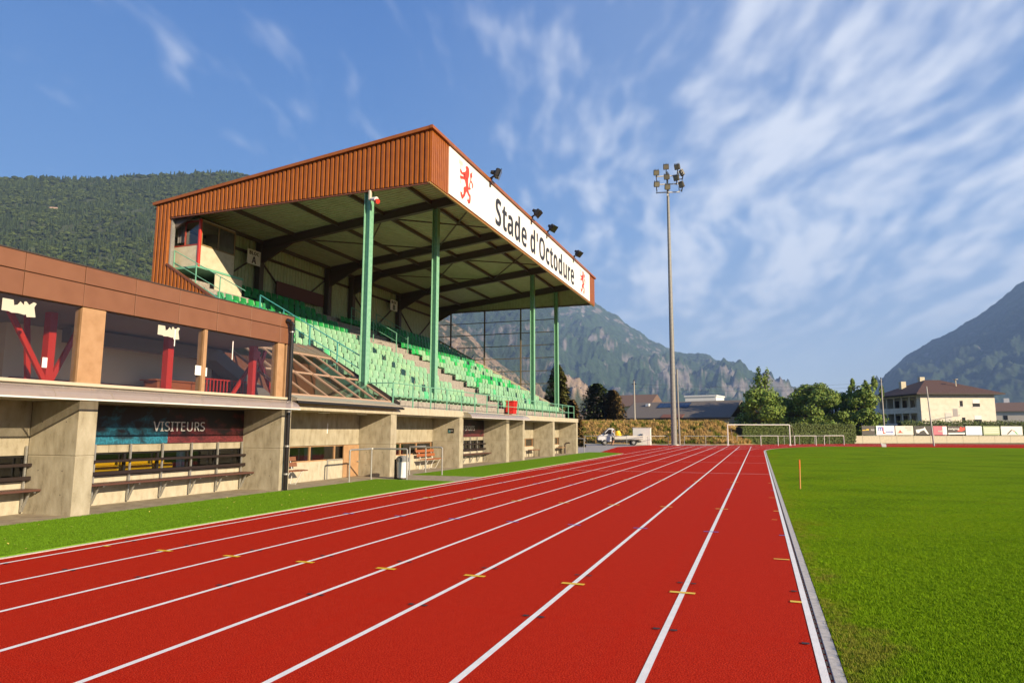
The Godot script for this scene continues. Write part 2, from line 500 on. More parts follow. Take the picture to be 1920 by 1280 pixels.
func make_ground():
	var b := MB.new()
	# one sheet to the foot of the mountains
	var gm := tri_mat(ramp_tex(40, 512, 0.02, 5, [Color(0.07, 0.09, 0.03), Color(0.11, 0.13, 0.05), Color(0.15, 0.15, 0.07)], 0.1, 0.3, 1.5), 40.0, 0.95)
	b.quad(Vector3(-5500, -0.06, 3500), Vector3(5500, -0.06, 3500), Vector3(5500, -0.06, -6200), Vector3(-5500, -0.06, -6200))
	setting("ground", b, gm, "flat valley floor reaching to the mountains", "ground")
	# forecourt of asphalt past the end of the stand
	b = MB.new()
	b.slab([Vector3(-60, -0.03, -52), Vector3(-9, -0.03, -52), Vector3(6, -0.03, -84), Vector3(6, -0.03, -92), Vector3(-60, -0.03, -92)], Vector3(0, 0.024, 0))
	setting("pavement", b, M.asphalt, "pale grey asphalt forecourt beyond the grandstand", "pavement")
	# paving under the stand front
	b = MB.new()
	b.bx(-26.0, -12.82, -0.05, 0.006, 14.0, -51.6)
	b.bx(-12.82, -9.74, -0.05, 0.006, -21.3, -23.9)
	setting("paving", b, M.paving, "worn concrete paving along the foot of the grandstand", "paving")
	# lawn strip between paving and track, in two pieces
	b = MB.new()
	b.bx(-12.80, -9.78, -0.05, 0.028, 14.0, -21.28)
	b.slab([Vector3(-12.80, -0.05, -23.92), Vector3(-9.78, -0.05, -23.92), Vector3(-9.78, -0.05, -51.5), Vector3(-11.4, -0.05, -53.4), Vector3(-12.8, -0.05, -53.2)], Vector3(0, 0.078, 0))
	setting("lawn", b, M.strip, "bright mown grass strip between track and grandstand", "lawn")
	b = MB.new()
	b.bx(-9.78, -9.725, -0.05, 0.012, 14.0, -51.8)
	setting("track_edging", b, M.kerb, "thin pale edging along the outer edge of the track", "edging")
	# infield
	var np := noise(71, 0.22, 4)
	var nf := noise(72, 1.7, 3)
	b = MB.new()
	var edge := func(z: float) -> float:
		if z > BEND.y: return 0.511
		return BEND.x - sqrt(maxf(36.33 * 36.33 - (z - BEND.y) * (z - BEND.y), 0.0))
	var zs := steps(12.0, -14.0, 0.2, 1.0) + steps(-14.3, -84.0, 0.3, 1.03)
	var us := steps(0.0, 85.0, 0.06, 1.10)
	var cf := func(x: float, z: float) -> Color:
		var e: float = x - edge.call(z)
		var k := 1.0 + 0.50 * np.get_noise_2d(x, z * 2.2) + 0.12 * nf.get_noise_2d(x, z)
		var dry := clampf((0.34 + 0.42 * np.get_noise_2d(z * 2.0, 3.0) + 0.30 * nf.get_noise_2d(x * 2.0, z * 1.4) - e) * 3.0, 0.0, 1.0)
		var patch := smoothstep(0.34, 0.6, np.get_noise_2d(x * 0.8 + 50.0, z * 2.4)) * 0.6
		dry = maxf(dry, patch)
		return Color(k * lerpf(0.9, 1.75, dry), k * lerpf(1.0, 1.02, dry), k * lerpf(1.0, 1.8, dry))
	# same grid, sheared so that its inner edge follows the kerb
	b.use_c = true
	for j in zs.size() - 1:
		for i in us.size() - 1:
			var q := []
			for o in [[0, 0], [1, 0], [1, 1], [0, 1]]:
				var z: float = zs[j + o[1]]
				q.append(Vector3(edge.call(z) + us[i + o[0]], 0.014, z))
			for k in [0, 2, 1, 0, 3, 2]:
				b.col = cf.call(q[k].x, q[k].z)
				b.vert(q[k], Vector3.UP)
	setting("infield_lawn", b, M.grass, "large green sports lawn inside the red track", "lawn")

func make_track():
	var tr := Node3D.new()
	put(self, tr, "running_track")
	org[tr] = Vector3.ZERO
	tag(tr, "red synthetic running track with white lane lines", "track", "", "structure")
	var b := MB.new()
	var pts := [Vector3(-9.72, -0.05, 14), Vector3(-9.72, -0.05, -52), Vector3(-12.2, -0.05, -55), Vector3(-14.2, -0.05, -72), Vector3(-12.5, -0.05, -82.6), Vector3(-4.5, -0.05, -83.2)]
	for k in range(0, 19):
		var a := deg_to_rad(154.0 - k * 7.0)
		pts.append(Vector3(BEND.x + 47.0 * cos(a), -0.05, BEND.y - 47.0 * sin(a)))
	pts.append(Vector3(84, -0.05, -63))
	pts.append(Vector3(84, -0.05, 14))
	b.slab(pts, Vector3(0, 0.05, 0))
	part(tr, "track_surface", b, M.track)
	# lane lines
	for i in 9:
		var x := 0.37 - 1.22 * i
		b = MB.new()
		strip_xz(b, x - 0.029, x + 0.029, 13.0, -63.0 if i == 0 else -81.0, 0.004)
		part(tr, "lane_line", b, M.line)
		b = MB.new()
		var rr := 36.5 + 1.22 * i
		for k in 40:
			var a0 := PI - k * 0.036
			var a1 := PI - (k + 1) * 0.036
			var p := func(r: float, a: float) -> Vector3: return Vector3(BEND.x + r * cos(a), 0.0055, BEND.y - r * sin(a))
			b.quad(p.call(rr - 0.025, a0), p.call(rr + 0.025, a0), p.call(rr + 0.025, a1), p.call(rr - 0.025, a1))
		part(tr, "bend_line", b, M.line)
	for z in [-29.5, -39.4, -50.5]:
		b = MB.new()
		strip_xz(b, -9.36, 0.34, z + 0.025, z - 0.025, 0.007)
		part(tr, "cross_line", b, M.line)
	# hurdle and start marks
	var mk := func(x: float, z: float, w: float, d: float, m: Material):
		var q := MB.new()
		strip_xz(q, x - w / 2, x + w / 2, z + d / 2, z - d / 2, 0.0085)
		part(tr, "hurdle_mark", q, m)
	for i in 9:
		var x := 0.37 - 1.22 * i
		for z in [-7.77, -16.15, -24.6]:
			if i == 0: mk.call(x - 0.085, z, 0.11, 0.075, M.yellow)
			elif i == 8: mk.call(x + 0.085, z, 0.11, 0.075, M.yellow)
			else: mk.call(x, z, 0.27, 0.075, M.yellow)
		for z in [-12.49, -21.6]:
			if i == 0: mk.call(x - 0.075, z, 0.09, 0.055, M.blue_mark)
			elif i == 8: mk.call(x + 0.075, z, 0.09, 0.055, M.blue_mark)
			else: mk.call(x, z, 0.25, 0.055, M.blue_mark)
		for z in [-6.32, -8.26]:
			if i > 0: mk.call(x - 0.075, z, 0.06, 0.05, M.black_mark)
			mk.call(x + (0.075 if i > 0 else -0.08), z, 0.06, 0.05, M.black_mark)
	mk.call(0.22, -10.2, 0.2, 0.06, M.yellow)
	mk.call(0.22, -14.6, 0.1, 0.035, M.yellow)
	mk.call(0.26, -19.3, 0.16, 0.04, M.yellow)
	# kerb stones and the drain slot beside them
	var kb := Node3D.new()
	put(self, kb, "kerb")
	org[kb] = Vector3.ZERO
	tag(kb, "pale concrete kerb with drain slots between track and lawn", "kerb", "", "structure")
	var st := MB.new()
	st.cbox(Vector3(0, -0.024, 0), Vector3(0.085, 0.07, 0.992), 0.005)
	var me := st.mesh()
	for k in 72: inst(kb, "kerb_stone", me, M.kerb, Transform3D(Basis.IDENTITY, Vector3(0.466, 0.0, 5.5 - k)))
	b = MB.new()
	for k in 480:
		var z := 5.9 - k * 0.15
		b.bx(0.403, 0.419, -0.02, 0.006, z, z - 0.105)
	var sl := part(kb, "drain_slots", b, M.gap)
	sl.set_meta("kind", "stuff")
	b = MB.new()
	for k in 26:
		var a0 := PI - k * 0.036
		var a1 := PI - (k + 1) * 0.036
		var p := func(r: float, a: float, y: float) -> Vector3: return Vector3(BEND.x + r * cos(a), y, BEND.y - r * sin(a))
		b.quad(p.call(36.345, a0, 0.012), p.call(36.44, a0, 0.012), p.call(36.44, a1, 0.012), p.call(36.345, a1, 0.012))
	part(kb, "bend_kerb", b, M.kerb)

# ------------------------------------------------------------------ mountains
func sil_y(pts: Array, x: float) -> float:
	for k in pts.size() - 1:
		if x <= pts[k + 1][0]:
			var t: float = (x - pts[k][0]) / (pts[k + 1][0] - pts[k][0])
			return lerpf(pts[k][1], pts[k + 1][1], clampf(t, 0, 1))
	return pts[-1][1]

func mountain(called: String, label: String, sil: Array, r0: float, r1: float, nx: int, nt: int, sd: int, pw: float, amp: float, cf: Callable, m: Material, foot := -10.0) -> Array:
	var na := noise(sd, 1.0 / (r1 * 0.10), 6)
	na.fractal_type = FastNoiseLite.FRACTAL_RIDGED
	var nb := noise(sd + 3, 1.0 / (r1 * 0.012), 3)
	var ps := []
	var back := int(nt * 0.12)
	for i in nx + 1:
		var px: float = lerpf(sil[0][0], sil[-1][0], float(i) / nx)
		var d := ray_px(px, sil_y(sil, px))
		var flat := Vector2(d.x, d.z).length()
		var hx := Vector3(d.x / flat, 0, d.z / flat)
		var top := 1.74 + d.y / flat * r1
		for j in nt + back + 1:
			var t := float(j) / nt
			var dist: float
			var y: float
			if t <= 1.0:
				dist = lerpf(r0, r1, t)
				y = foot + (top - foot) * pow(t, pw)
			else:
				dist = r1 * (1.0 + (t - 1.0) * 1.2)
				y = top - (t - 1.0) * (top - foot) * 2.0
			var p := hx * dist
			var fall := sin(PI * clampf(t, 0, 1)) * (1.0 - 0.75 * t * t) if t <= 1.0 else 0.0
			var w := na.get_noise_3d(p.x, y * 0.7, p.z)
			y += w * amp * (fall * 0.9 + 0.02 * clampf(t * 3.0, 0, 1)) + nb.get_noise_2d(p.x, p.z) * amp * 0.035 * clampf(t * 4.0, 0, 1)
			p += hx * w * amp * 0.8 * fall
			p.y = y
			ps.append(p)
	var b := MB.new()
	b.use_c = true
	var row := nt + back + 1
	# smooth normals
	var ns := []
	ns.resize(ps.size())
	for i in nx + 1:
		for j in row:
			var l: Vector3 = ps[maxi(i - 1, 0) * row + j]
			var r: Vector3 = ps[mini(i + 1, nx) * row + j]
			var u: Vector3 = ps[i * row + mini(j + 1, row - 1)]
			var d: Vector3 = ps[i * row + maxi(j - 1, 0)]
			var nn := (r - l).cross(u - d).normalized()
			if nn.y < 0: nn = -nn
			ns[i * row + j] = nn
	var cs := []
	for k in ps.size(): cs.append(cf.call(ps[k], ns[k]))
	for i in nx:
		for j in row - 1:
			for k in [i * row + j, (i + 1) * row + j + 1, (i + 1) * row + j, i * row + j, i * row + j + 1, (i + 1) * row + j + 1]:
				b.col = cs[k]
				b.vert(ps[k], ns[k])
	var o := part(self, called, b, m)
	tag(o, label, "mountain", "", "structure")
	return ps

func make_mountains():
	var fine := grey_tex(61, 512, 0.03, 5)
	var mt := func(metres: float, t: Texture2D) -> StandardMaterial3D:
		var m := tri_mat(t, metres, 0.95, fine, 100.0 * metres * 0.012)
		m.vertex_color_use_as_albedo = true
		return m
	var speck := ramp_tex(62, 1024, 0.09, 5, [Color(0.35, 0.35, 0.35), Color(0.8, 0.8, 0.8), Color(1.0, 1.0, 1.0)], 0.02, 0.4, 2.4)
	# distant grey-blue mountain in the middle of the valley
	var nr := noise(81, 1.0 / 420.0, 5)
	var nr2 := noise(82, 1.0 / 90.0, 5)
	var rock := func(p: Vector3, nn: Vector3, thr: float) -> Color:
		var f := nr.get_noise_3d(p.x * 1.1, p.y * 0.8, p.z * 0.7) * 0.9 + nr2.get_noise_3d(p.x, p.y * 0.55, p.z) * 0.85 + (0.72 - nn.y) * 0.5
		var k := smoothstep(thr, thr + 0.10, f)
		var fo := Color(0.028, 0.060, 0.020) * (1.0 + 0.5 * nr2.get_noise_3d(p.x * 2.0, p.y * 2.0, p.z * 2.0))
		var ro := Color(0.27, 0.245, 0.225) * (1.0 + 0.5 * nr2.get_noise_3d(p.z * 1.7, p.y * 1.1, p.x))
		return fo.lerp(ro * 0.68, k)
	mountain("mountain", "big rocky mountain with forested flanks beyond the grandstand roof",
		[[560, 470], [700, 490], [850, 515], [960, 528], [1040, 545], [1090, 556], [1113, 565], [1122, 572], [1140, 585], [1158, 592], [1175, 608], [1200, 622], [1215, 636], [1240, 646], [1265, 659], [1288, 664], [1310, 663], [1325, 664], [1340, 674], [1362, 679], [1385, 680], [1396, 690], [1415, 704], [1432, 718], [1460, 738], [1485, 765], [1505, 800]],
		2600, 5200, 460, 130, 5, 1.35, 330, func(p, nn): return rock.call(p, nn, 0.30 - 0.08 * sin(p.y * 0.006)), mt.call(900.0, speck))
	# steep shaded mountain on the other side
	mountain("mountain", "steep dark blue mountainside behind the cream house",
		[[1560, 800], [1610, 757], [1645, 722], [1660, 705], [1680, 685], [1700, 668], [1740, 641], [1772, 628], [1800, 611], [1828, 597], [1850, 581], [1870, 566], [1885, 555], [1905, 537], [1920, 528], [2000, 480], [2140, 430], [2330, 380]],
		3000, 5200, 260, 100, 15, 1.25, 260, func(p, nn): return rock.call(p, nn, 0.62) * 0.8, mt.call(900.0, speck))
	var ns1 := noise(84, 1.0 / 95.0, 5)
	var ns2 := noise(85, 1.0 / 22.0, 3)
	var spur := func(p: Vector3, nn: Vector3) -> Color:
		var f := ns1.get_noise_3d(p.x, p.y * 0.8, p.z) + 0.6 * ns2.get_noise_3d(p.x, p.y, p.z)
		return Color(0.050, 0.062, 0.020).lerp(Color(0.34, 0.25, 0.17) * (1.0 + 0.6 * ns2.get_noise_3d(p.z, p.x, p.y)), smoothstep(-0.12, 0.08, f))
	# rocky spur seen through the glazed end of the stand
	mountain("hill", "brown rocky spur running down behind the conifers",
		[[560, 500], [700, 545], [820, 592], [850, 606], [872, 618], [895, 640], [915, 664], [940, 684], [965, 700], [1000, 722], [1020, 735], [1055, 700], [1085, 712], [1100, 735], [1120, 752], [1140, 775], [1165, 800]],
		1300, 2300, 300, 110, 25, 1.3, 130, spur, mt.call(160.0, speck))
	# forested hill to the west
	var ng := noise(91, 1.0 / 130.0, 4)
	var green := func(p: Vector3, nn: Vector3) -> Color:
		return Color(0.046, 0.060, 0.020) * (1.0 + 0.7 * ng.get_noise_3d(p.x, p.y, p.z))
	var hill := mountain("hill", "broad forested hill behind the clubhouse",
		[[-420, 372], [-200, 352], [0, 338], [60, 334], [120, 337], [200, 338], [240, 333], [290, 331], [330, 328], [385, 325], [420, 325], [455, 329], [520, 350], [590, 400], [650, 480], [700, 600], [740, 760]],
		520, 1700, 300, 110, 35, 1.15, 60, green, mt.call(260.0, speck))
	make_forest(hill, 301, 110 + 13 + 1)

func make_forest(ps: Array, nx: int, row: int):
	# conifers and broadleaf trees standing on the hill, too many to count
	var b := MB.new()
	for t in 3:
		var y0 := 0.12 + t * 0.27
		var y1 := y0 + 0.42
		var r := 0.23 - t * 0.055
		for k in 7:
			var a := TAU * k / 7.0 + t
			var e := TAU * (k + 1) / 7.0 + t
			b.tri(Vector3(cos(e) * r, y0, sin(e) * r), Vector3(cos(a) * r * 0.85, y0 - 0.03, sin(a) * r * 0.85), Vector3(0, minf(y1, 1.0), 0))
	b.cyl(Vector3.ZERO, Vector3(0, 0.25, 0), 0.03, 0.03, 4, false)
	var cone := b.mesh()
	b = MB.new()
	var r2 := RandomNumberGenerator.new()
	r2.seed = 9
	for k in 46:
		var d := Vector3(r2.randfn(), r2.randfn() * 0.8 + 0.25, r2.randfn()).normalized()
		var p := Vector3(0, 0.55, 0) + d * Vector3(0.36, 0.42, 0.36) * r2.randf_range(0.75, 1.05)
		var s := r2.randf_range(0.13, 0.2)
		var u := d.cross(Vector3(r2.randfn(), r2.randfn(), r2.randfn())).normalized() * s
		var w := d.cross(u).normalized() * s
		b.tri(p - u - w * 0.6, p + u - w * 0.6, p + w)
	var ball := b.mesh()
	var m := mat(Color.WHITE, 0.9, 0.0, 0.2)
	m.vertex_color_use_as_albedo = true
	var xa := []
	var ca := []
	var xb := []
	var cb := []
	var np := noise(95, 1.0 / 90.0, 3)
	for k in 44000:
		var i := r2.randi_range(0, nx - 2)
		var j := r2.randi_range(4, row - 8)
		var p: Vector3 = ps[i * row + j]
		var q: Vector3 = ps[(i + 1) * row + j + 1]
		p = p.lerp(q, r2.randf())
		var a := atan2(p.x, -p.z)
		if a < -1.08 or a > -0.52: continue
		var sp := np.get_noise_2d(p.x, p.z)
		if sp < -0.42: continue
		var hgt := r2.randf_range(6.0, 15.0)
		var wd := r2.randf_range(0.7, 1.15)
		var xf := Transform3D(Basis(Vector3.UP, r2.randf() * TAU).scaled(Vector3(hgt * wd, hgt, hgt * wd)), p - Vector3(0, 1.0, 0))
		var g := r2.randf_range(0.55, 1.35)
		if sp + r2.randfn() * 0.25 > 0.02:
			xa.append(xf)
			ca.append(Color(0.036 * g, 0.052 * g, 0.019 * g))
		else:
			xf.basis = xf.basis.scaled(Vector3(1.1, 0.62, 1.1))
			xb.append(xf)
			cb.append(Color(0.060 * g, 0.080 * g, 0.022 * g))
	tag(scatter("conifer_forest", cone, m, xa, ca), "dense conifer forest covering the hillside", "forest")
	tag(scatter("broadleaf_forest", ball, m, xb, cb), "lighter broadleaf forest on the lower hillside", "forest")
	# two farmhouses in clearings on the slope
	for f in [[158, 424, 17.0, "pale stone farmhouse in a clearing on the forested hill", lin(0.42, 0.33, 0.26)], [100, 400, 12.0, "ochre barn in a yellow clearing on the forested hill", lin(0.45, 0.33, 0.14)]]:
		var d := ray_px(f[0], f[1])
		var best := Vector3.ZERO
		var bd := 1e9
		for k in range(0, ps.size(), 1):
			var p: Vector3 = ps[k] - Vector3(0, 1.74, 0)
			var g := p.normalized().distance_to(d)
			if g < bd:
				bd = g
				best = ps[k]
		var s: float = f[2]
		var t := thing("farmhouse", f[3], "house", best, "", 0.6, true)
		var w := MB.new()
		w.box(Vector3(0, s * 0.35, 0), Vector3(s, s * 0.7, s * 0.6))
		part(t, "wall", w, mat(f[4], 0.9))
		w = MB.new()
		w.slab([Vector3(-s * 0.55, s * 0.68, s * 0.36), Vector3(-s * 0.55, s * 0.68, -s * 0.36), Vector3(-s * 0.55, s * 0.95, 0)], Vector3(s * 1.1, 0, 0))
		part(t, "roof", w, mat(lin(0.36, 0.24, 0.17), 0.9))
		for k in 3:
			w = MB.new()
			w.box(Vector3(-s * 0.3 + k * s * 0.3, s * 0.4, s * 0.302), Vector3(s * 0.08, s * 0.12, 0.1))
			part(t, "window", w, M.black)

# ------------------------------------------------------------------ grandstand
const XF := -13.1     # front plane of the concrete
const XB := -14.5     # back of the bays
const GRID := [-22.9, -29.2, -35.5, -38.2, -44.5, -50.8]
var G: Node3D

func nose_x(i: float) -> float: return -14.0 - 0.78 * i
func tread_y(i: float) -> float: return 2.98 + 0.431 * i
func ry(x: float) -> float: return 13.55 + 0.1064 * (x + 11.65)
func rake(x: float) -> float: return 3.4 + 0.553 * (-14.5 - x)

func fin(parent: Node, z: float, w := 0.42):
	var b := MB.new()
	b.cbox(Vector3((XF + XB) / 2, 0.597, z), Vector3(XF - XB, 1.206, w), 0.012)
	b.bx(XF - 0.015, XB, 1.19, 1.22, z + w / 2 - 0.012, z - w / 2 + 0.012)
	b.cbox(Vector3((XF + XB) / 2, 1.772, z), Vector3(XF - XB, 1.128, w), 0.012)
	var o := part(parent, "pillar", b, M.concrete)
	# tie holes left by the shuttering
	for q in [[-13.45, 0.9], [-14.15, 0.9], [-13.45, 0.42], [-14.15, 0.42], [-13.45, 1.9], [-14.15, 1.9]]:
		b = MB.new()
		b.cyl(Vector3(q[0], q[1], z + w / 2 - 0.01), Vector3(q[0], q[1], z + w / 2 + 0.0015), 0.014, 0.014, 8)
		part(o, "tie_hole", b, M.gap)

func edge_beam(parent: Node, z0: float, z1: float):
	var b := MB.new()
	b.cbox(Vector3((XF + XB) / 2 + 0.02, 2.48, (z0 + z1) / 2), Vector3(1.44, 0.284, absf(z1 - z0) - 0.012), 0.012)
	part(parent, "edge_beam", b, M.concrete_pale)

func h_post(parent: Node, x: float, z: float, y0: float, y1: float):
	var b := MB.new()
	b.bx(x + 0.12, x + 0.14, y0, y1, z + 0.14, z - 0.14)
	b.bx(x - 0.14, x - 0.12, y0, y1, z + 0.14, z - 0.14)
	b.bx(x - 0.12, x + 0.12, y0, y1, z + 0.008, z - 0.008)
	b.bx(x - 0.17, x + 0.17, y0 - 0.02, y0, z + 0.17, z - 0.17)
	part(parent, "post", b, M.green_post)

func ribs(parent: Node, x0: float, x1: float, z: float, top: Callable, bot: Callable, pitch: float, dep := 0.07):
	# upright ribs of a profiled sheet lying in the plane z, each its own piece
	var cnt := int(round(absf(x1 - x0) / pitch))
	var st := (x1 - x0) / cnt
	for k in cnt:
		var a := x0 + st * (k + 0.16)
		var d := x0 + st * (k + 0.84)
		var b := MB.new()
		var e := 0.018 * signf(st)
		var ta: float = top.call(a)
		var td: float = top.call(d)
		var ba: float = bot.call(a)
		var bd: float = bot.call(d)
		var f := z + dep
		b.quad(Vector3(a + e, ba, f), Vector3(d - e, bd, f), Vector3(d - e, td, f), Vector3(a + e, ta, f))
		b.quad(Vector3(a, ba, z), Vector3(a + e, ba, f), Vector3(a + e, ta, f), Vector3(a, ta, z))
		b.quad(Vector3(d - e, bd, f), Vector3(d, bd, z), Vector3(d, td, z), Vector3(d - e, td, f))
		b.quad(Vector3(a, ba, z), Vector3(d, bd, z), Vector3(d - e, bd, f), Vector3(a + e, ba, f))
		part(parent, "cladding_rib", b, M.rust)

func make_grandstand():
	G = thing("grandstand", "tall grandstand with rust-brown roof cladding and rows of green seats", "grandstand", Vector3(-19, 0, -36.8))
	for k in GRID.size(): fin(G, GRID[k], 0.42 if k != 3 else 0.34)
	for k in GRID.size() - 1: edge_beam(G, GRID[k] - (0.0 if k else -0.2), GRID[k + 1] - (0.25 if k == 4 else 0.0))
	# walkway and the block wall in front of the first row
	var b := MB.new()
	b.bx(-13.16, -14.3, 2.3, 2.612, -22.75, -51.0)
	part(G, "walkway", b, M.concrete_step)
	b = MB.new()
	b.bx(-14.06, -14.3, 2.6, 2.97, -23.1, -50.7)
	var fw := part(G, "front_wall", b, M.gap)
	var blk := MB.new()
	blk.cbox(Vector3.ZERO, Vector3(0.10, 0.172, 0.885), 0.006)
	var bm := blk.mesh()
	for r in 2:
		for k in 31:
			var z := -23.55 - k * 0.9 - (0.0 if r else 0.45)
			if z > -50.4: inst(fw, "block", bm, M.concrete_step, Transform3D(Basis.IDENTITY, Vector3(-14.05 + rng.randf_range(-0.003, 0.003), 2.70 + r * 0.183, z)))
	# tiers
	for i in 14:
		b = MB.new()
		b.bx(nose_x(i), nose_x(i + 1) - 0.04, tread_y(i) - 0.46, tread_y(i), -23.12, -50.72)
		part(G, "tier", b, M.concrete_step)
	b = MB.new()
	b.bx(nose_x(14), -25.6, tread_y(13) - 0.5, tread_y(13) + 0.004, -23.12, -50.72)
	part(G, "rear_landing", b, M.concrete_step)
	# half steps of the aisle
	for i in 13:
		b = MB.new()
		b.cbox(Vector3(nose_x(i) - 0.39 - 0.2, tread_y(i) + 0.106, -36.4), Vector3(0.39, 0.214, 1.3), 0.008)
		part(G, "aisle_step", b, M.concrete_step)
	# mass under the tiers, end walls
	b = MB.new()
	b.slab([Vector3(-14.3, 0, -22.95), Vector3(-25.6, 0, -22.95), Vector3(-25.6, 8.3, -22.95), Vector3(-24.9, 8.3, -22.95), Vector3(-14.3, 2.62, -22.95)], Vector3(0, 0, -0.15))
	b.slab([Vector3(-14.52, 0, -50.72), Vector3(-25.6, 0, -50.72), Vector3(-25.6, 8.3, -50.72), Vector3(-24.9, 8.3, -50.72), Vector3(-14.52, 2.62, -50.72)], Vector3(0, 0, -0.2))
	b.bx(-25.62, -25.8, 0, 8.6, -22.95, -50.9)
	part(G, "end_wall", b, M.concrete)
	b = MB.new()
	b.bar(Vector3(-14.1, rake(-14.1), -50.78), Vector3(-25.5, rake(-25.5), -50.78), 0.14, 0.14)
	part(G, "coping", b, M.cream)
	b = MB.new()
	b.bar(Vector3(-14.15, rake(-14.15) - 0.25, -22.98), Vector3(-24.2, rake(-24.2) - 0.25, -22.98), 0.10, 0.30)
	part(G, "stringer", b, mat(lin(0.10, 0.34, 0.28), 0.5))
	# walkway railing
	b = MB.new()
	var zr := -22.95
	b.cyl(Vector3(-13.2, 3.55, -22.95), Vector3(-13.2, 3.55, -50.3), 0.022, 0.022, 8)
	b.cyl(Vector3(-13.2, 3.06, -22.95), Vector3(-13.2, 3.06, -50.3), 0.015, 0.015, 8)
	b.cyl(Vector3(-13.2, 3.55, -22.95), Vector3(-14.9, 3.58, -22.95), 0.022, 0.022, 8)
	b.cyl(Vector3(-13.2, 3.55, -50.3), Vector3(-14.4, 3.55, -50.6), 0.022, 0.022, 8)
	b.cyl(Vector3(-13.2, 3.06, -50.3), Vector3(-14.4, 3.06, -50.6), 0.015, 0.015, 8)
	var rl := part(G, "railing", b, M.green_rail)
	for k in 18:
		b = MB.new()
		var z := -22.95 - k * 1.609
		b.bx(-13.22, -13.18, 2.62, 3.535, z + 0.02, z - 0.02)
		part(rl, "post", b, M.green_rail)
	# stair handrail at the near end
	b = MB.new()
	b.cyl(Vector3(-19.75, rake(-19.75) + 1.13, -22.95), Vector3(-14.5, rake(-14.5) + 1.13, -22.95), 0.024, 0.024, 8)
	b.cyl(Vector3(-19.75, rake(-19.75) + 0.62, -22.95), Vector3(-14.5, rake(-14.5) + 0.62, -22.95), 0.018, 0.018, 8)
	for x in [-19.75, -18.5, -17.15, -15.8, -14.66]: b.bx(x - 0.02, x + 0.02, rake(x) - 0.1, rake(x) + 1.12, -22.93, -22.97)
	part(G, "handrail", b, mat(lin(0.06, 0.30, 0.27), 0.42))
	b = MB.new()
	b.cyl(Vector3(-24.75, 9.85, -22.98), Vector3(-20.6, 7.69, -22.98), 0.02, 0.02, 8)
	b.cyl(Vector3(-24.75, 9.3, -22.98), Vector3(-22.0, 7.86, -22.98), 0.016, 0.016, 8)
	for x in [-24.73, -23.4, -22.0]: b.bx(x - 0.018, x + 0.018, rake(x) - 0.2, 9.85 - 0.521 * (x + 24.75), -22.96, -23.0)
	part(G, "handrail", b, M.green_rail)
	# two rails beside the aisle
	for a in [[-34.75, -23.0, -19.85], [-37.95, -23.2, -20.85]]:
		b = MB.new()
		var z: float = a[0]
		var xa: float = a[1]
		var xb: float = a[2]
		b.cyl(Vector3(xa, rake(xa) + 1.05, z), Vector3(xb, rake(xb) + 1.05, z), 0.022, 0.022, 8)
		b.cyl(Vector3(xa, rake(xa) + 0.55, z), Vector3(xb, rake(xb) + 0.55, z), 0.016, 0.016, 8)
		for k in 3:
			var x := lerpf(xa, xb, k / 2.0)
			b.bx(x - 0.02, x + 0.02, rake(x) - 0.3, rake(x) + 1.05, z + 0.02, z - 0.02)
		part(G, "handrail", b, M.green_rail)
	# rear wall of profiled sheet, one field for each bay
	for k in GRID.size() - 1:
		b = MB.new()
		var z0: float = GRID[k]
		var z1: float = GRID[k + 1]
		var cnt := int((z0 - z1) / 0.26)
		var st := (z1 - z0) / cnt
		for q in cnt:
			var za := z0 + st * q
			var zb := za + st * 0.45
			var zc := za + st * 0.55
			var zd := za + st * 0.90
			var ze := za + st
			var y0 := 8.3
			var y1 := 12.0
			for s in [[za, -25.52, zb, -25.52], [zb, -25.52, zc, -25.57], [zc, -25.57, zd, -25.57], [zd, -25.57, ze, -25.52]]:
				b.quad(Vector3(s[1], y0, s[0]), Vector3(s[3], y0, s[2]), Vector3(s[3], y1, s[2]), Vector3(s[1], y1, s[0]))
		part(G, "rear_wall_sheet", b, M.soffit)
		b = MB.new()
		b.bx(-25.45, -25.53, 11.15, 11.3, z0, z1)
		part(G, "wall_rail", b, M.steel_dark)
		b = MB.new()
		b.bx(-25.45, -25.53, 8.75, 8.9, z0, z1)
		part(G, "wall_rail", b, M.steel_dark)
		if z0 - z1 > 4.0:
			var zm := (z0 + z1) / 2
			b = MB.new()
			b.bar(Vector3(-25.46, 11.2, z0), Vector3(-25.46, 8.9, zm), 0.06, 0.09, Vector3.RIGHT)
			b.bar(Vector3(-25.46, 11.2, z1), Vector3(-25.46, 8.9, zm), 0.06, 0.09, Vector3.RIGHT)
			part(G, "wall_bracing", b, M.steel_dark)
	b = MB.new()
	b.cbox(Vector3(-25.25, 9.7, -32.8), Vector3(0.06, 0.78, 4.4), 0.01)
	part(G, "brown_panel", b, mat(lin(0.12, 0.04, 0.028), 0.6))
	b = MB.new()
	b.bx(-25.68, -25.78, 7.0, 12.0, -22.8, -50.95)
	part(G, "rear_cladding", b, M.rust)

func i_beam(b: MB, p0: Vector3, p1: Vector3, w: float, h: float):
	var ax := (p1 - p0).normalized()
	var s := ax.cross(Vector3.UP).normalized()
	var u := s.cross(ax)
	b.bar(p0 + u * (h / 2 - 0.015), p1 + u * (h / 2 - 0.015), w, 0.03)
	b.bar(p0 - u * (h / 2 - 0.015), p1 - u * (h / 2 - 0.015), w, 0.03)
	b.bar(p0, p1, 0.03, h - 0.06)

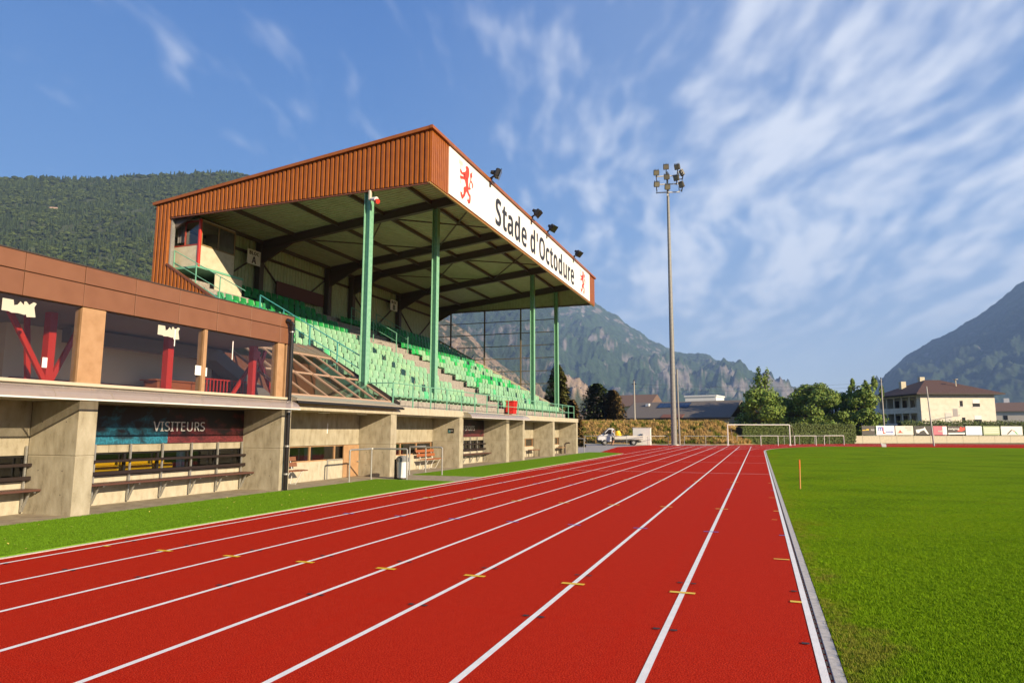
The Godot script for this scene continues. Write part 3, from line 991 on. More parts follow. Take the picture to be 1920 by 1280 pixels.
func make_roof():
	var b: MB
	# frames
	for k in GRID.size():
		var z: float = GRID[k] + (-0.12 if k == 0 else (0.05 if k == 5 else 0.0))
		b = MB.new()
		var dy := -0.36
		i_beam(b, Vector3(-12.0, ry(-12.0) + dy, z), Vector3(-25.3, ry(-25.3) + dy, z), 0.24, 0.46)
		# haunch at the rear knee
		b.slab([Vector3(-25.3, ry(-25.3) + dy - 0.2, z + 0.06), Vector3(-23.0, ry(-23.0) + dy - 0.2, z + 0.06), Vector3(-25.3, ry(-25.3) + dy - 1.1, z + 0.06)], Vector3(0, 0, -0.12))
		part(G, "roof_beam", b, M.steel_dark)
		b = MB.new()
		i_beam(b, Vector3(-25.28, 8.4, z), Vector3(-25.28, ry(-25.28) - 0.2, z), 0.34, 0.42)
		b.bx(-25.12, -25.44, 8.4, ry(-25.28) - 0.2, z + 0.17, z - 0.17)
		part(G, "rear_column", b, M.steel_dark)
	h_post(G, -14.5, -22.92, 3.0, 11.6)
	h_post(G, -14.6, -29.2, tread_y(0), ry(-14.6) - 0.59)
	h_post(G, -14.6, -44.5, tread_y(0), ry(-14.6) - 0.59)
	h_post(G, -14.65, -50.66, tread_y(0), 12.6)
	# purlins
	for k in GRID.size() - 1:
		for x in [-12.05, -14.9, -17.6, -20.3, -23.0, -25.1]:
			b = MB.new()
			b.bx(x - 0.06, x + 0.06, ry(x) - 0.31, ry(x) - 0.13, GRID[k] - 0.02, GRID[k + 1] + 0.02)
			part(G, "purlin", b, M.steel_dark)
	# wind bracing between the frames
	for a in [[-29.2, -35.5], [-38.2, -44.5]]:
		for s in [[-12.2, -17.6], [-17.6, -23.0]]:
			b = MB.new()
			var y := func(x: float) -> float: return ry(x) - 0.36
			b.bar(Vector3(s[0], y.call(s[0]), a[0]), Vector3(s[1], y.call(s[1]), a[1]), 0.06, 0.06)
			b.bar(Vector3(s[1], y.call(s[1]) - 0.07, a[0]), Vector3(s[0], y.call(s[0]) - 0.07, a[1]), 0.06, 0.06)
			part(G, "wind_brace", b, M.steel_dark)
	# ceiling of profiled sheet, one field for each bay
	for k in GRID.size() - 1:
		b = MB.new()
		var z0: float = GRID[k] + (0.1 if k == 0 else 0.0)
		var z1: float = GRID[k + 1]
		var cnt := int((z0 - z1) / 0.25)
		var st := (z1 - z0) / cnt
		for q in cnt:
			var za := z0 + st * q
			for s in [[za, 0.0, za + st * 0.62, 0.0], [za + st * 0.62, 0.0, za + st * 0.7, 0.045], [za + st * 0.7, 0.045, za + st * 0.92, 0.045], [za + st * 0.92, 0.045, za + st, 0.0]]:
				b.quad(Vector3(-25.55, ry(-25.55) - 0.13 + s[1], s[0]), Vector3(-11.75, ry(-11.75) - 0.13 + s[1], s[0]), Vector3(-11.75, ry(-11.75) - 0.13 + s[3], s[2]), Vector3(-25.55, ry(-25.55) - 0.13 + s[3], s[2]))
		part(G, "ceiling_sheet", b, M.soffit)
	# roof skin
	b = MB.new()
	b.slab([Vector3(-11.62, ry(-11.62) - 0.07, -22.7), Vector3(-25.8, ry(-25.8) - 0.07, -22.7), Vector3(-25.8, ry(-25.8) + 0.0, -22.7), Vector3(-11.62, ry(-11.62) + 0.0, -22.7)], Vector3(0, 0, -28.35))
	var sk := part(G, "roof", b, M.rust)
	b = MB.new()
	b.bar(Vector3(-11.56, ry(-11.56) + 0.01, -22.64), Vector3(-25.84, ry(-25.84) + 0.01, -22.64), 0.10, 0.13)
	b.bar(Vector3(-11.58, ry(-11.58) + 0.015, -22.58), Vector3(-11.58, ry(-11.58) + 0.015, -51.1), 0.14, 0.125)
	part(sk, "edge_trim", b, M.rust)
	# near gable
	b = MB.new()
	b.slab([Vector3(-11.66, 11.35, -22.755), Vector3(-25.74, 11.35, -22.755), Vector3(-25.74, ry(-25.74) - 0.05, -22.755), Vector3(-11.66, ry(-11.66) - 0.05, -22.755)], Vector3(0, 0, -0.035))
	b.slab([Vector3(-24.88, 6.0, -22.755), Vector3(-25.74, 6.0, -22.755), Vector3(-25.74, 11.34, -22.755), Vector3(-24.88, 11.34, -22.755)], Vector3(0, 0, -0.035))
	b.slab([Vector3(-24.87, 5.5, -22.755), Vector3(-24.87, 9.12, -22.755), Vector3(-19.6, 5.86, -22.755), Vector3(-19.6, 5.5, -22.755)], Vector3(0, 0, -0.035))
	var gb := part(G, "near_gable", b, M.rust)
	ribs(gb, -11.70, -24.86, -22.755, func(x): return ry(x) - 0.06, func(x): return 11.36, 0.218)
	ribs(gb, -24.87, -25.74, -22.755, func(x): return ry(x) - 0.06, func(x): return 6.0, 0.218)
	ribs(gb, -24.86, -19.7, -22.755, func(x): return 9.10 - 0.62 * (x + 24.87), func(x): return 5.52, 0.218)
	b = MB.new()
	b.bar(Vector3(-24.87, 9.16, -22.74), Vector3(-19.6, 5.9, -22.74), 0.14, 0.09)
	b.bx(-11.66, -24.86, 11.29, 11.35, -22.72, -22.80)
	part(gb, "gable_trim", b, mat(lin(0.16, 0.05, 0.018), 0.5))
	# far gable: sheet above, glass below
	b = MB.new()
	b.slab([Vector3(-11.66, 11.5, -50.9), Vector3(-25.74, 11.5, -50.9), Vector3(-25.74, ry(-25.74) - 0.05, -50.9), Vector3(-11.66, ry(-11.66) - 0.05, -50.9)], Vector3(0, 0, -0.05))
	var fg := part(G, "far_gable", b, M.soffit)
	b = MB.new()
	for k in 56:
		var x := -11.8 - k * 0.25
		b.bx(x - 0.07, x + 0.07, 11.52, ry(x) - 0.18, -50.898, -50.86)
	part(fg, "sheet_ribs", b, M.soffit)
	b = MB.new()
	b.bx(-11.7, -25.6, 11.44, 11.53, -50.8, -50.95)
	part(fg, "gable_trim", b, M.steel_dark)
	var bars := [11.45, 10.5, 9.5, 8.48, 7.46, 6.42, 5.4, 4.4]
	var ms := [-25.3, -23.9, -20.85, -17.7, -14.66]
	var hid := MB.new()
	for k in ms.size() - 1:
		var mu := MB.new()
		mu.bx(ms[k] - 0.05, ms[k] + 0.05, rake(ms[k]), 11.46, -50.82, -50.94)
		if k > 0: part(fg, "mullion", mu, mat(lin(0.13, 0.10, 0.06), 0.5))
		for j in bars.size() - 1:
			var y1: float = bars[j]
			var y0: float = bars[j + 1]
			var xa: float = ms[k]
			var xb: float = ms[k + 1]
			# the rake cuts the pane
			if rake(xb) > y1: continue
			var pl := PackedVector2Array([Vector2(xa, y0), Vector2(xb, y0), Vector2(xb, y1), Vector2(xa, y1)])
			var cut := PackedVector2Array([Vector2(-30, rake(-30)), Vector2(-10, rake(-10)), Vector2(-10, 20), Vector2(-30, 20)])
			for poly in Geometry2D.intersect_polygons(pl, cut):
				if poly.size() < 3: continue
				var q := []
				for w in poly: q.append(Vector3(w.x, w.y, -50.9))
				var pn := MB.new()
				pn.slab(q, Vector3(0, 0, -0.008))
				part(fg, "glass_pane", pn, M.clear_glass)
			if j > 0:
				var xs := maxf(xa, -14.5 - (y1 - 3.4) / 0.553)
				if xs < xb:
					var br := MB.new()
					br.bx(xs, xb, y1 - 0.025, y1 + 0.025, -50.85, -50.93)
					part(fg, "glazing_bar", br, mat(lin(0.10, 0.08, 0.05), 0.5))
	# front fascia: plain backing, ribs at both ends, white board between
	b = MB.new()
	b.slab([Vector3(-11.66, 11.36, -22.72), Vector3(-11.66, 11.36, -51.0), Vector3(-11.66, ry(-11.66) - 0.05, -51.0), Vector3(-11.66, ry(-11.66) - 0.05, -22.72)], Vector3(-0.04, 0, 0))
	var ff := part(G, "front_fascia", b, M.rust)
	for e in [[-22.74, -24.3, 9], [-49.35, -50.98, 9]]:
		var st: float = (e[1] - e[0]) / e[2]
		for k in e[2]:
			b = MB.new()
			var za: float = e[0] + st * (k + 0.12)
			b.bx(-11.66, -11.615, 11.37, ry(-11.66) - 0.055, za, za + st * 0.74)
			part(ff, "cladding_rib", b, M.rust)
	b = MB.new()
	b.cbox(Vector3(-11.7, 11.335, -36.85), Vector3(0.10, 0.05, 28.3), 0.01)
	part(ff, "lower_trim", b, mat(lin(0.30, 0.20, 0.06), 0.5))
	b = MB.new()
	b.cyl(Vector3(-25.95, 11.93, -22.9), Vector3(-25.95, 11.93, -51), 0.07, 0.07, 8)
	part(G, "gutter", b, M.black)
	make_cabin()

func make_cabin():
	# commentary cabin tucked under the near gable
	var b := MB.new()
	b.bx(-25.3, -23.65, 9.14, 10.12, -23.30, -23.34)      # front toward the gable
	b.bx(-23.62, -23.66, 9.14, 10.12, -23.30, -25.5)
	b.bx(-25.3, -23.65, 11.3, 11.34, -23.30, -25.5)
	b.bx(-25.45, -25.5, 8.3, 11.3, -23.2, -25.6)
	b.bx(-23.66, -25.45, 9.14, 11.3, -25.48, -25.52)
	b.bx(-23.62, -23.66, 8.0, 9.02, -24.35, -26.1)
	b.bx(-23.66, -25.4, 8.0, 9.02, -26.08, -26.12)
	b.bx(-25.3, -24.9, 8.3, 9.02, -23.30, -23.34)
	var c := part(G, "cabin", b, M.cream)
	b = MB.new()
	b.cbox(Vector3(-24.45, 9.08, -24.7), Vector3(1.72, 0.11, 2.9), 0.01)
	part(c, "ledge", b, M.green_rail)
	b = MB.new()
	b.cbox(Vector3(-23.64, 10.2, -23.31), Vector3(0.11, 2.24, 0.11), 0.008)
	part(c, "corner_post", b, M.red_steel)
	var fr := mat(lin(0.22, 0.15, 0.06), 0.5)
	b = MB.new()
	b.bx(-23.61, -23.67, 10.10, 10.17, -23.37, -25.5)
	b.bx(-23.61, -23.67, 11.2, 11.28, -23.37, -25.5)
	for z in [-23.40, -24.42, -25.47]: b.bx(-23.61, -23.67, 10.17, 11.2, z + 0.035, z - 0.035)
	part(c, "window_frame", b, fr)
	b = MB.new()
	b.bx(-25.25, -23.71, 10.10, 10.16, -23.29, -23.35)
	b.bx(-25.25, -23.71, 11.2, 11.28, -23.29, -23.35)
	for x in [-25.22, -24.5]: b.bx(x - 0.03, x + 0.03, 10.16, 11.2, -23.29, -23.35)
	part(c, "window_frame", b, mat(lin(0.30, 0.05, 0.03), 0.5))
	for q in [[-23.44, -24.38], [-24.46, -25.43]]:
		b = MB.new()
		b.bx(-23.635, -23.643, 10.17, 11.2, q[0], q[1])
		part(c, "window_pane", b, M.window)
	for q in [[-25.19, -24.54], [-24.46, -23.70]]:
		b = MB.new()
		b.bx(q[0], q[1], 10.16, 11.2, -23.316, -23.324)
		part(c, "window_pane", b, M.window)
	# a pale cloth hanging inside the window
	b = MB.new()
	for k in 6:
		var x := -25.1 + k * 0.075
		b.quad(Vector3(x, 10.35 + 0.02 * (k % 2), -23.45 - 0.03 * (k % 2)), Vector3(x + 0.075, 10.35 + 0.02 * ((k + 1) % 2), -23.45 - 0.03 * ((k + 1) % 2)), Vector3(x + 0.06, 11.15, -23.45 - 0.03 * ((k + 1) % 2)), Vector3(x, 11.15, -23.45 - 0.03 * (k % 2)))
	part(c, "cloth", b, M.white_sign)
	b = MB.new()
	b.bx(-24.87, -24.80, 6.9, 11.34, -22.80, -23.0)
	part(c, "jamb", b, M.galv)

func seat_mesh() -> ArrayMesh:
	var prof := [Vector2(-0.02, 0.088), Vector2(0.0, 0.112), Vector2(-0.05, 0.125), Vector2(-0.20, 0.10), Vector2(-0.34, 0.105), Vector2(-0.40, 0.16), Vector2(-0.425, 0.31), Vector2(-0.455, 0.47), Vector2(-0.47, 0.535), Vector2(-0.50, 0.54)]
	var wid := [0.41, 0.43, 0.435, 0.435, 0.43, 0.43, 0.438, 0.43, 0.37, 0.34]
	var zs := [-1.0, -0.86, -0.3, 0.3, 0.86, 1.0]
	var P := func(i: int, k: int) -> Vector3:
		var z: float = zs[k] * wid[i] * 0.5
		var q: Vector2 = prof[i]
		var lift := 0.03 * pow(absf(zs[k]), 6.0)
		if i >= 6: return Vector3(q.x + lift * 0.9 + 0.02 * zs[k] * zs[k], q.y - (0.02 * pow(absf(zs[k]), 6.0) if i > 7 else 0.0), z)
		return Vector3(q.x, q.y + lift * (1.0 if i > 1 and i < 5 else 0.3), z)
	var b := MB.new()
	for i in prof.size() - 1:
		for k in zs.size() - 1:
			b.quad(P.call(i, k), P.call(i, k + 1), P.call(i + 1, k + 1), P.call(i + 1, k))
	b.bx(-0.30, -0.12, 0.0, 0.095, -0.05, 0.05)
	return b.mesh()

func make_seats():
	var me := seat_mesh()
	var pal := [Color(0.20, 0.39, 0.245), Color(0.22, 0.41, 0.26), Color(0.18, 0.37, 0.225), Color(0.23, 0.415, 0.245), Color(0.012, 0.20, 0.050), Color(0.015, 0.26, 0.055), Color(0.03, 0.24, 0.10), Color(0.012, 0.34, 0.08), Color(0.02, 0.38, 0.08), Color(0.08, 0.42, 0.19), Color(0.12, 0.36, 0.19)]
	var mats := []
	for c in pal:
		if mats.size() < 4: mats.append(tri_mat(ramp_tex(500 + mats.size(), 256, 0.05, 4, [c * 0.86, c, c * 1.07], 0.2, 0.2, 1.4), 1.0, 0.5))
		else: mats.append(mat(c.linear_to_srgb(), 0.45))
	var many := mat(Color.WHITE, 0.48)
	many.vertex_color_use_as_albedo = true
	var fx := []
	var fc := []
	var r := RandomNumberGenerator.new()
	r.seed = 77
	var n_single := 0
	for i in 14:
		var row := Node3D.new()
		put(G, row, "seat_row")
		row.position = Vector3.ZERO
		org[row] = org[G]
		var x := nose_x(i) - 0.07
		var y := tread_y(i)
		var zs := []
		var k := 0
		while true:
			var z := -23.35 - k * 0.487
			k += 1
			if z < -50.3: break
			if z < (-32.6 if i >= 8 else -34.35) and z > -38.3:
				if not (i == 12 and z < -34.9 and z > -37.3): continue
			if i >= 11 and z > -26.3: continue
			zs.append(z)
		for z in zs:
			var c := r.randi() % 4
			var u := r.randf()
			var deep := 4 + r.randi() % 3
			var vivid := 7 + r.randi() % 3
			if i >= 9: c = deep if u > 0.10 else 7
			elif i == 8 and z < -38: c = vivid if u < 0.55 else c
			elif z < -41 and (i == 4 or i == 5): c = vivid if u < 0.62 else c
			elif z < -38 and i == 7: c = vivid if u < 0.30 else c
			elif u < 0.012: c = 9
			elif u < 0.028: c = vivid
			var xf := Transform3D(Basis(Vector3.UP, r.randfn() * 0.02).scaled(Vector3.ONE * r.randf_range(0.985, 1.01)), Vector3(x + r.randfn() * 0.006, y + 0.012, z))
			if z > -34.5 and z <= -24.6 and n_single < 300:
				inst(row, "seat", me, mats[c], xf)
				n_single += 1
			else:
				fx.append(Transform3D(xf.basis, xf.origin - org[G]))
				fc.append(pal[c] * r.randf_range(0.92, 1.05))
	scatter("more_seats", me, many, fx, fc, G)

# ------------------------------------------------------------------ clubhouse
var C: Node3D

func make_clubhouse():
	C = thing("clubhouse", "low clubhouse with brown metal fascia and dark glazed front on concrete bays", "building", Vector3(-15.5, 0, -8))
	var b: MB
	for z in [2.32, -3.98, -10.28, -16.6]: fin(C, z)
	for q in [[8.0, 2.32], [2.32, -3.98], [-3.98, -10.28], [-10.28, -16.6], [-16.6, -22.68]]: edge_beam(C, q[0], q[1])
	# fascia of two rows of metal panels
	b = MB.new()
	b.bx(-13.135, -13.5, 4.285, 5.09, 8.0, -16.75)
	var fa := part(C, "fascia", b, M.gap)
	var js := [8.0]
	var z := 6.12
	while z > -16.3:
		js.append(z)
		z -= 1.2366
	js.append(-16.76)
	for r in 2:
		for k in js.size() - 1:
			b = MB.new()
			var y0 := 4.28 if r == 0 else 4.762
			var y1 := 4.745 if r == 0 else 5.115
			b.cbox(Vector3(-13.118 + rng.randf_range(-0.004, 0.004), (y0 + y1) / 2, (js[k] + js[k + 1]) / 2), Vector3(0.036, y1 - y0, js[k] - js[k + 1] - 0.012), 0.006)
			part(fa, "fascia_panel", b, M.fascia if (k + r) % 3 else M.fascia2)
	b = MB.new()
	b.cbox(Vector3(-13.3, 5.13, -4.37), Vector3(0.42, 0.03, 24.8), 0.006)
	part(fa, "coping", b, mat(lin(0.05, 0.035, 0.028), 0.5))
	b = MB.new()
	b.bx(-13.5, -19.5, 4.95, 5.08, 8.0, -16.74)
	b.bx(-13.5, -17.0, 4.95, 5.08, -16.74, -16.80)
	part(C, "roof", b, mat(lin(0.06, 0.055, 0.05), 0.9))
	# room inside
	b = MB.new()
	b.bx(-13.2, -18.4, 4.26, 4.30, 8.0, -16.7)
	part(C, "ceiling", b, M.ceiling)
	b = MB.new()
	b.bx(-14.5, -18.4, 2.45, 2.61, 8.0, -22.72)
	part(C, "floor", b, M.floor_red)
	b = MB.new()
	b.bx(-18.2, -18.35, 2.6, 4.3, 8.0, -10.7)
	b.bx(-16.6, -16.75, 2.6, 4.3, -10.9, -17.2)
	b.bx(-16.6, -18.3, 2.6, 4.3, -10.75, -10.9)
	b.bx(-14.5, -18.3, 2.6, 4.3, 8.0, 8.1)
	part(C, "room_wall", b, M.interior)
	b = MB.new()
	b.bx(-16.6, -16.75, 2.6, 4.3, -17.2, -22.7)
	b.bx(-16.75, -17.0, 4.3, 5.0, -16.75, -22.7)
	b.bx(-13.4, -16.7, 2.6, 2.63, -17.0, -22.7)
	part(C, "skylight_room", b, mat(lin(0.22, 0.085, 0.05), 0.7))
	b = MB.new()
	b.bx(-18.16, -18.2, 2.6, 3.1, 8.0, -10.75)
	b.bx(-16.56, -16.6, 2.6, 2.98, -10.9, -22.7)
	part(C, "wainscot", b, mat(lin(0.30, 0.04, 0.025), 0.6))
	# stair flank running up behind the glazing
	b = MB.new()
	b.slab([Vector3(-15.9, 4.25, -15.9), Vector3(-15.9, 2.62, -19.2), Vector3(-15.9, 2.62, -19.9), Vector3(-15.9, 4.25, -16.8)], Vector3(-0.6, 0, 0))
	part(C, "stair", b, M.ceiling)
	b = MB.new()
	b.bx(-15.6, -15.9, 3.85, 4.2, -11.6, -16.4)
	part(C, "ceiling_beam", b, M.ceiling)
	# red steel
	for q in [[-14.35, -10.2, 0.16], [-14.35, -13.35, 0.18], [-14.35, -16.5, 0.18], [-14.35, -4.0, 0.16]]:
		b = MB.new()
		b.bx(q[0] - 0.09, q[0] + 0.09, 2.61, 4.26, q[1] + q[2] / 2, q[1] - q[2] / 2)
		part(C, "steel_column", b, M.red_steel)
	for q in [[-10.2, -9.25, 2.65, 4.2, -14.3], [-10.2, -10.9, 2.65, 4.2, -14.3], [-10.2, -10.05, 2.65, 4.2, -14.9], [-16.5, -17.5, 4.2, 2.65, -14.3], [-17.2, -16.6, 4.2, 2.65, -14.5], [-17.4, -16.2, 4.2, 2.65, -14.9]]:
		b = MB.new()
		b.bar(Vector3(q[4], q[2], q[0]), Vector3(q[4], q[3], q[1]), 0.07, 0.10)
		part(C, "steel_brace", b, M.red_steel)
	b = MB.new()
	for k in 12:
		var zz := -16.0 - k * 0.14
		b.bx(-15.6, -15.63, 2.61, 3.25, zz, zz - 0.03)
	b.bx(-15.59, -15.64, 3.25, 3.29, -15.9, -17.7)
	part(C, "red_balustrade", b, M.red_steel)
	# glazing
	for q in [[2.0, -3.7], [-4.24, -9.98], [-10.52, -13.31], [-13.41, -16.12]]:
		b = MB.new()
		b.bx(-13.195, -13.205, 2.69, 4.28, q[0], q[1])
		part(C, "window_pane", b, M.club_glass)
	for q in [[8.0, 2.0], [-3.7, -4.24], [-9.98, -10.52], [-13.31, -13.41], [-16.12, -16.40], [-16.50, -16.62]]:
		b = MB.new()
		b.cbox(Vector3(-13.24, 3.48, (q[0] + q[1]) / 2), Vector3(0.22, 1.58, q[0] - q[1]), 0.008)
		part(C, "window_column", b, M.tan)
	b = MB.new()
	b.cbox(Vector3(-13.13, 2.655, -4.3), Vector3(0.28, 0.07, 24.7), 0.01)
	part(C, "window_sill", b, mat(lin(0.50, 0.43, 0.32), 0.6))
	# paper and stickers on the glass
	for q in [[-8.42, 4.08], [-11.93, 4.09]]:
		b = MB.new()
		var pts := []
		for w in [[0, 0.10], [0.0, -0.13], [0.13, -0.13], [0.18, -0.15], [0.30, -0.14], [0.42, -0.155], [0.45, -0.14], [0.47, -0.19], [0.64, -0.17], [0.60, 0.02], [0.64, 0.1], [0.58, 0.12], [0.50, 0.05], [0.44, 0.11], [0.40, 0.10], [0.40, 0.03], [0.33, 0.09], [0.28, 0.02], [0.22, 0.0], [0.20, 0.10]]:
			pts.append(Vector3(-13.193, q[1] + w[1], q[0] - w[0]))
		b.slab(pts, Vector3(0.002, 0, 0))
		part(C, "sticker", b, mat(lin(0.48, 0.48, 0.40), 0.8))
	for q in [[-9.27, 3.05, 0.10, 0.2], [-13.12, 3.22, 0.2, 0.24], [-13.42, 3.2, 0.09, 0.22], [-12.42, 3.95, 0.025, 0.42], [-14.35, 3.85, 0.03, 0.5]]:
		b = MB.new()
		b.bx(-13.19, -13.188, q[1] - q[3] / 2, q[1] + q[3] / 2, q[0], q[0] - q[2])
		part(C, "paper", b, M.white_sign)
	# small things in the room
	b = MB.new()
	b.bx(-15.7, -16.2, 2.62, 3.1, -14.3, -16.0)
	b.bx(-15.65, -16.25, 3.1, 3.14, -14.2, -16.1)
	part(C, "counter", b, M.wood_red)
	lettering(C, "wall_letters", "MARTIGNY", mat(lin(0.10, 0.10, 0.09), 0.8), -18.19, 3.55, 3.73, -8.0, -9.5, 400)
	lettering(C, "wall_letters", "SPORTS", mat(lin(0.10, 0.10, 0.09), 0.8), -18.19, 3.55, 3.73, -9.75, -10.65, 400)
	# translucent canopy under the sill
	var cn := func(owner: Node, za: float, zb: float):
		var c := MB.new()
		c.bar(Vector3(-12.60, 2.335, za), Vector3(-12.60, 2.335, zb), 0.035, 0.03)
		var o := part(owner, "canopy", c, M.white_metal)
		var cnt := int(round((za - zb) / 1.24))
		for k in cnt:
			var a := lerpf(za, zb, float(k) / cnt) - 0.005
			var d := lerpf(za, zb, float(k + 1) / cnt) + 0.005
			var s := MB.new()
			for j in 6:
				var t0 := j / 6.0
				var t1 := (j + 1) / 6.0
				var P := func(t: float, zz: float) -> Vector3: return Vector3(-13.07 + 0.47 * sin(t * PI / 2), 2.35 + 0.25 * cos(t * PI / 2), zz)
				s.quad(P.call(t0, a), P.call(t1, a), P.call(t1, d), P.call(t0, d))
			part(o, "canopy_sheet", s, M.poly)
			s = MB.new()
			s.bar(Vector3(-13.07, 2.42, a), Vector3(-12.6, 2.33, a), 0.02, 0.03)
			s.cyl(Vector3(-12.85, 2.56, a - 0.3), Vector3(-12.845, 2.585, a - 0.3), 0.012, 0.012, 6)
			part(o, "canopy_bracket", s, M.galv)
	cn.call(C, 8.0, -16.55)
	cn.call(G, -29.25, -37.9)
	# skylight beside the stand
	b = MB.new()
	b.bx(-12.86, -13.3, 2.60, 2.64, -16.74, -23.0)
	b.slab([Vector3(-13.30, 2.80, -16.74), Vector3(-12.88, 2.66, -16.74), Vector3(-12.88, 2.60, -16.74), Vector3(-13.30, 2.60, -16.74)], Vector3(0, 0, -6.26))
	var sk := part(C, "skylight", b, mat(lin(0.30, 0.27, 0.22), 0.5))
	b = MB.new()
	b.bx(-12.83, -12.88, 2.55, 2.61, -16.74, -23.12)
	b.cyl(Vector3(-12.85, 2.55, -16.74), Vector3(-12.85, 2.55, -23.2), 0.035, 0.035, 8)
	part(sk, "gutter", b, M.black)
	var A := Vector2(-13.30, 2.81)
	var B := Vector2(-14.72, 3.68)
	var D := Vector2(-16.09, 4.57)
	var zs := [-16.9, -17.9, -18.9, -19.92, -20.93, -21.94, -22.95]
	for k in zs.size():
		b = MB.new()
		b.bar(Vector3(A.x, A.y, zs[k]), Vector3(D.x, D.y, zs[k]), 0.055, 0.07)
		part(sk, "rafter", b, mat(lin(0.40, 0.27, 0.19), 0.5))
	for p in [A, B, D]:
		b = MB.new()
		b.bx(p.x - 0.03, p.x + 0.03, p.y - 0.035, p.y + 0.04, -16.8, -22.95)
		part(sk, "rail", b, mat(lin(0.40, 0.27, 0.19), 0.5))
	for k in zs.size() - 1:
		for q in [[A, B], [B, D]]:
			b = MB.new()
			var o := Vector2(0, 0.02)
			var a: Vector2 = q[0] + o
			var d: Vector2 = q[1] + o
			b.quad(Vector3(a.x, a.y, zs[k] - 0.035), Vector3(a.x, a.y, zs[k + 1] + 0.035), Vector3(d.x, d.y, zs[k + 1] + 0.035), Vector3(d.x, d.y, zs[k] - 0.035))
			part(sk, "glass_pane", b, M.sky_glass)
	for k in 7:
		b = MB.new()
		b.slab([Vector3(-13.22, 2.785, -16.8 - k * 0.88), Vector3(-12.9, 2.68, -16.8 - k * 0.88), Vector3(-12.9, 2.68, -17.66 - k * 0.88), Vector3(-13.22, 2.785, -17.66 - k * 0.88)], Vector3(0, 0.012, 0))
		part(sk, "eave_plate", b, mat(lin(0.34, 0.35, 0.30), 0.35))
	b = MB.new()
	b.slab([Vector3(-16.09, 4.60, -16.76), Vector3(-17.10, 5.08, -16.76), Vector3(-17.10, 5.14, -16.76), Vector3(-16.05, 4.66, -16.76)], Vector3(0, 0, -6.22))
	for k in 10:
		b.bar(Vector3(-16.06, 4.67, -17.0 - k * 0.64), Vector3(-17.1, 5.16, -17.0 - k * 0.64), 0.03, 0.05)
	part(sk, "metal_roof", b, mat(lin(0.20, 0.17, 0.13), 0.5))
	b = MB.new()
	b.slab([Vector3(-13.0, 2.64, -22.98), Vector3(-17.1, 5.1, -22.98), Vector3(-17.1, 5.25, -22.98), Vector3(-12.9, 2.78, -22.98)], Vector3(0, 0, -0.05))
	part(sk, "verge", b, mat(lin(0.035, 0.03, 0.025), 0.5))
	# downpipe at the corner
	b = MB.new()
	b.cyl(Vector3(-12.98, 0.0, -16.52), Vector3(-12.98, 4.68, -16.52), 0.062, 0.062, 14)
	b.tube([Vector3(-12.98, 4.66, -16.52), Vector3(-12.98, 4.82, -16.50), Vector3(-12.99, 4.93, -16.45), Vector3(-13.10, 4.97, -16.40)], 0.075, 14)
	var dp := part(C, "downpipe", b, M.black_gloss)
	for y in [0.45, 1.25, 2.25, 4.62]:
		b = MB.new()
		b.cyl(Vector3(-12.98, y, -16.52), Vector3(-12.98, y + 0.045, -16.52), 0.068, 0.068, 14)
		part(dp, "pipe_clip", b, M.galv)

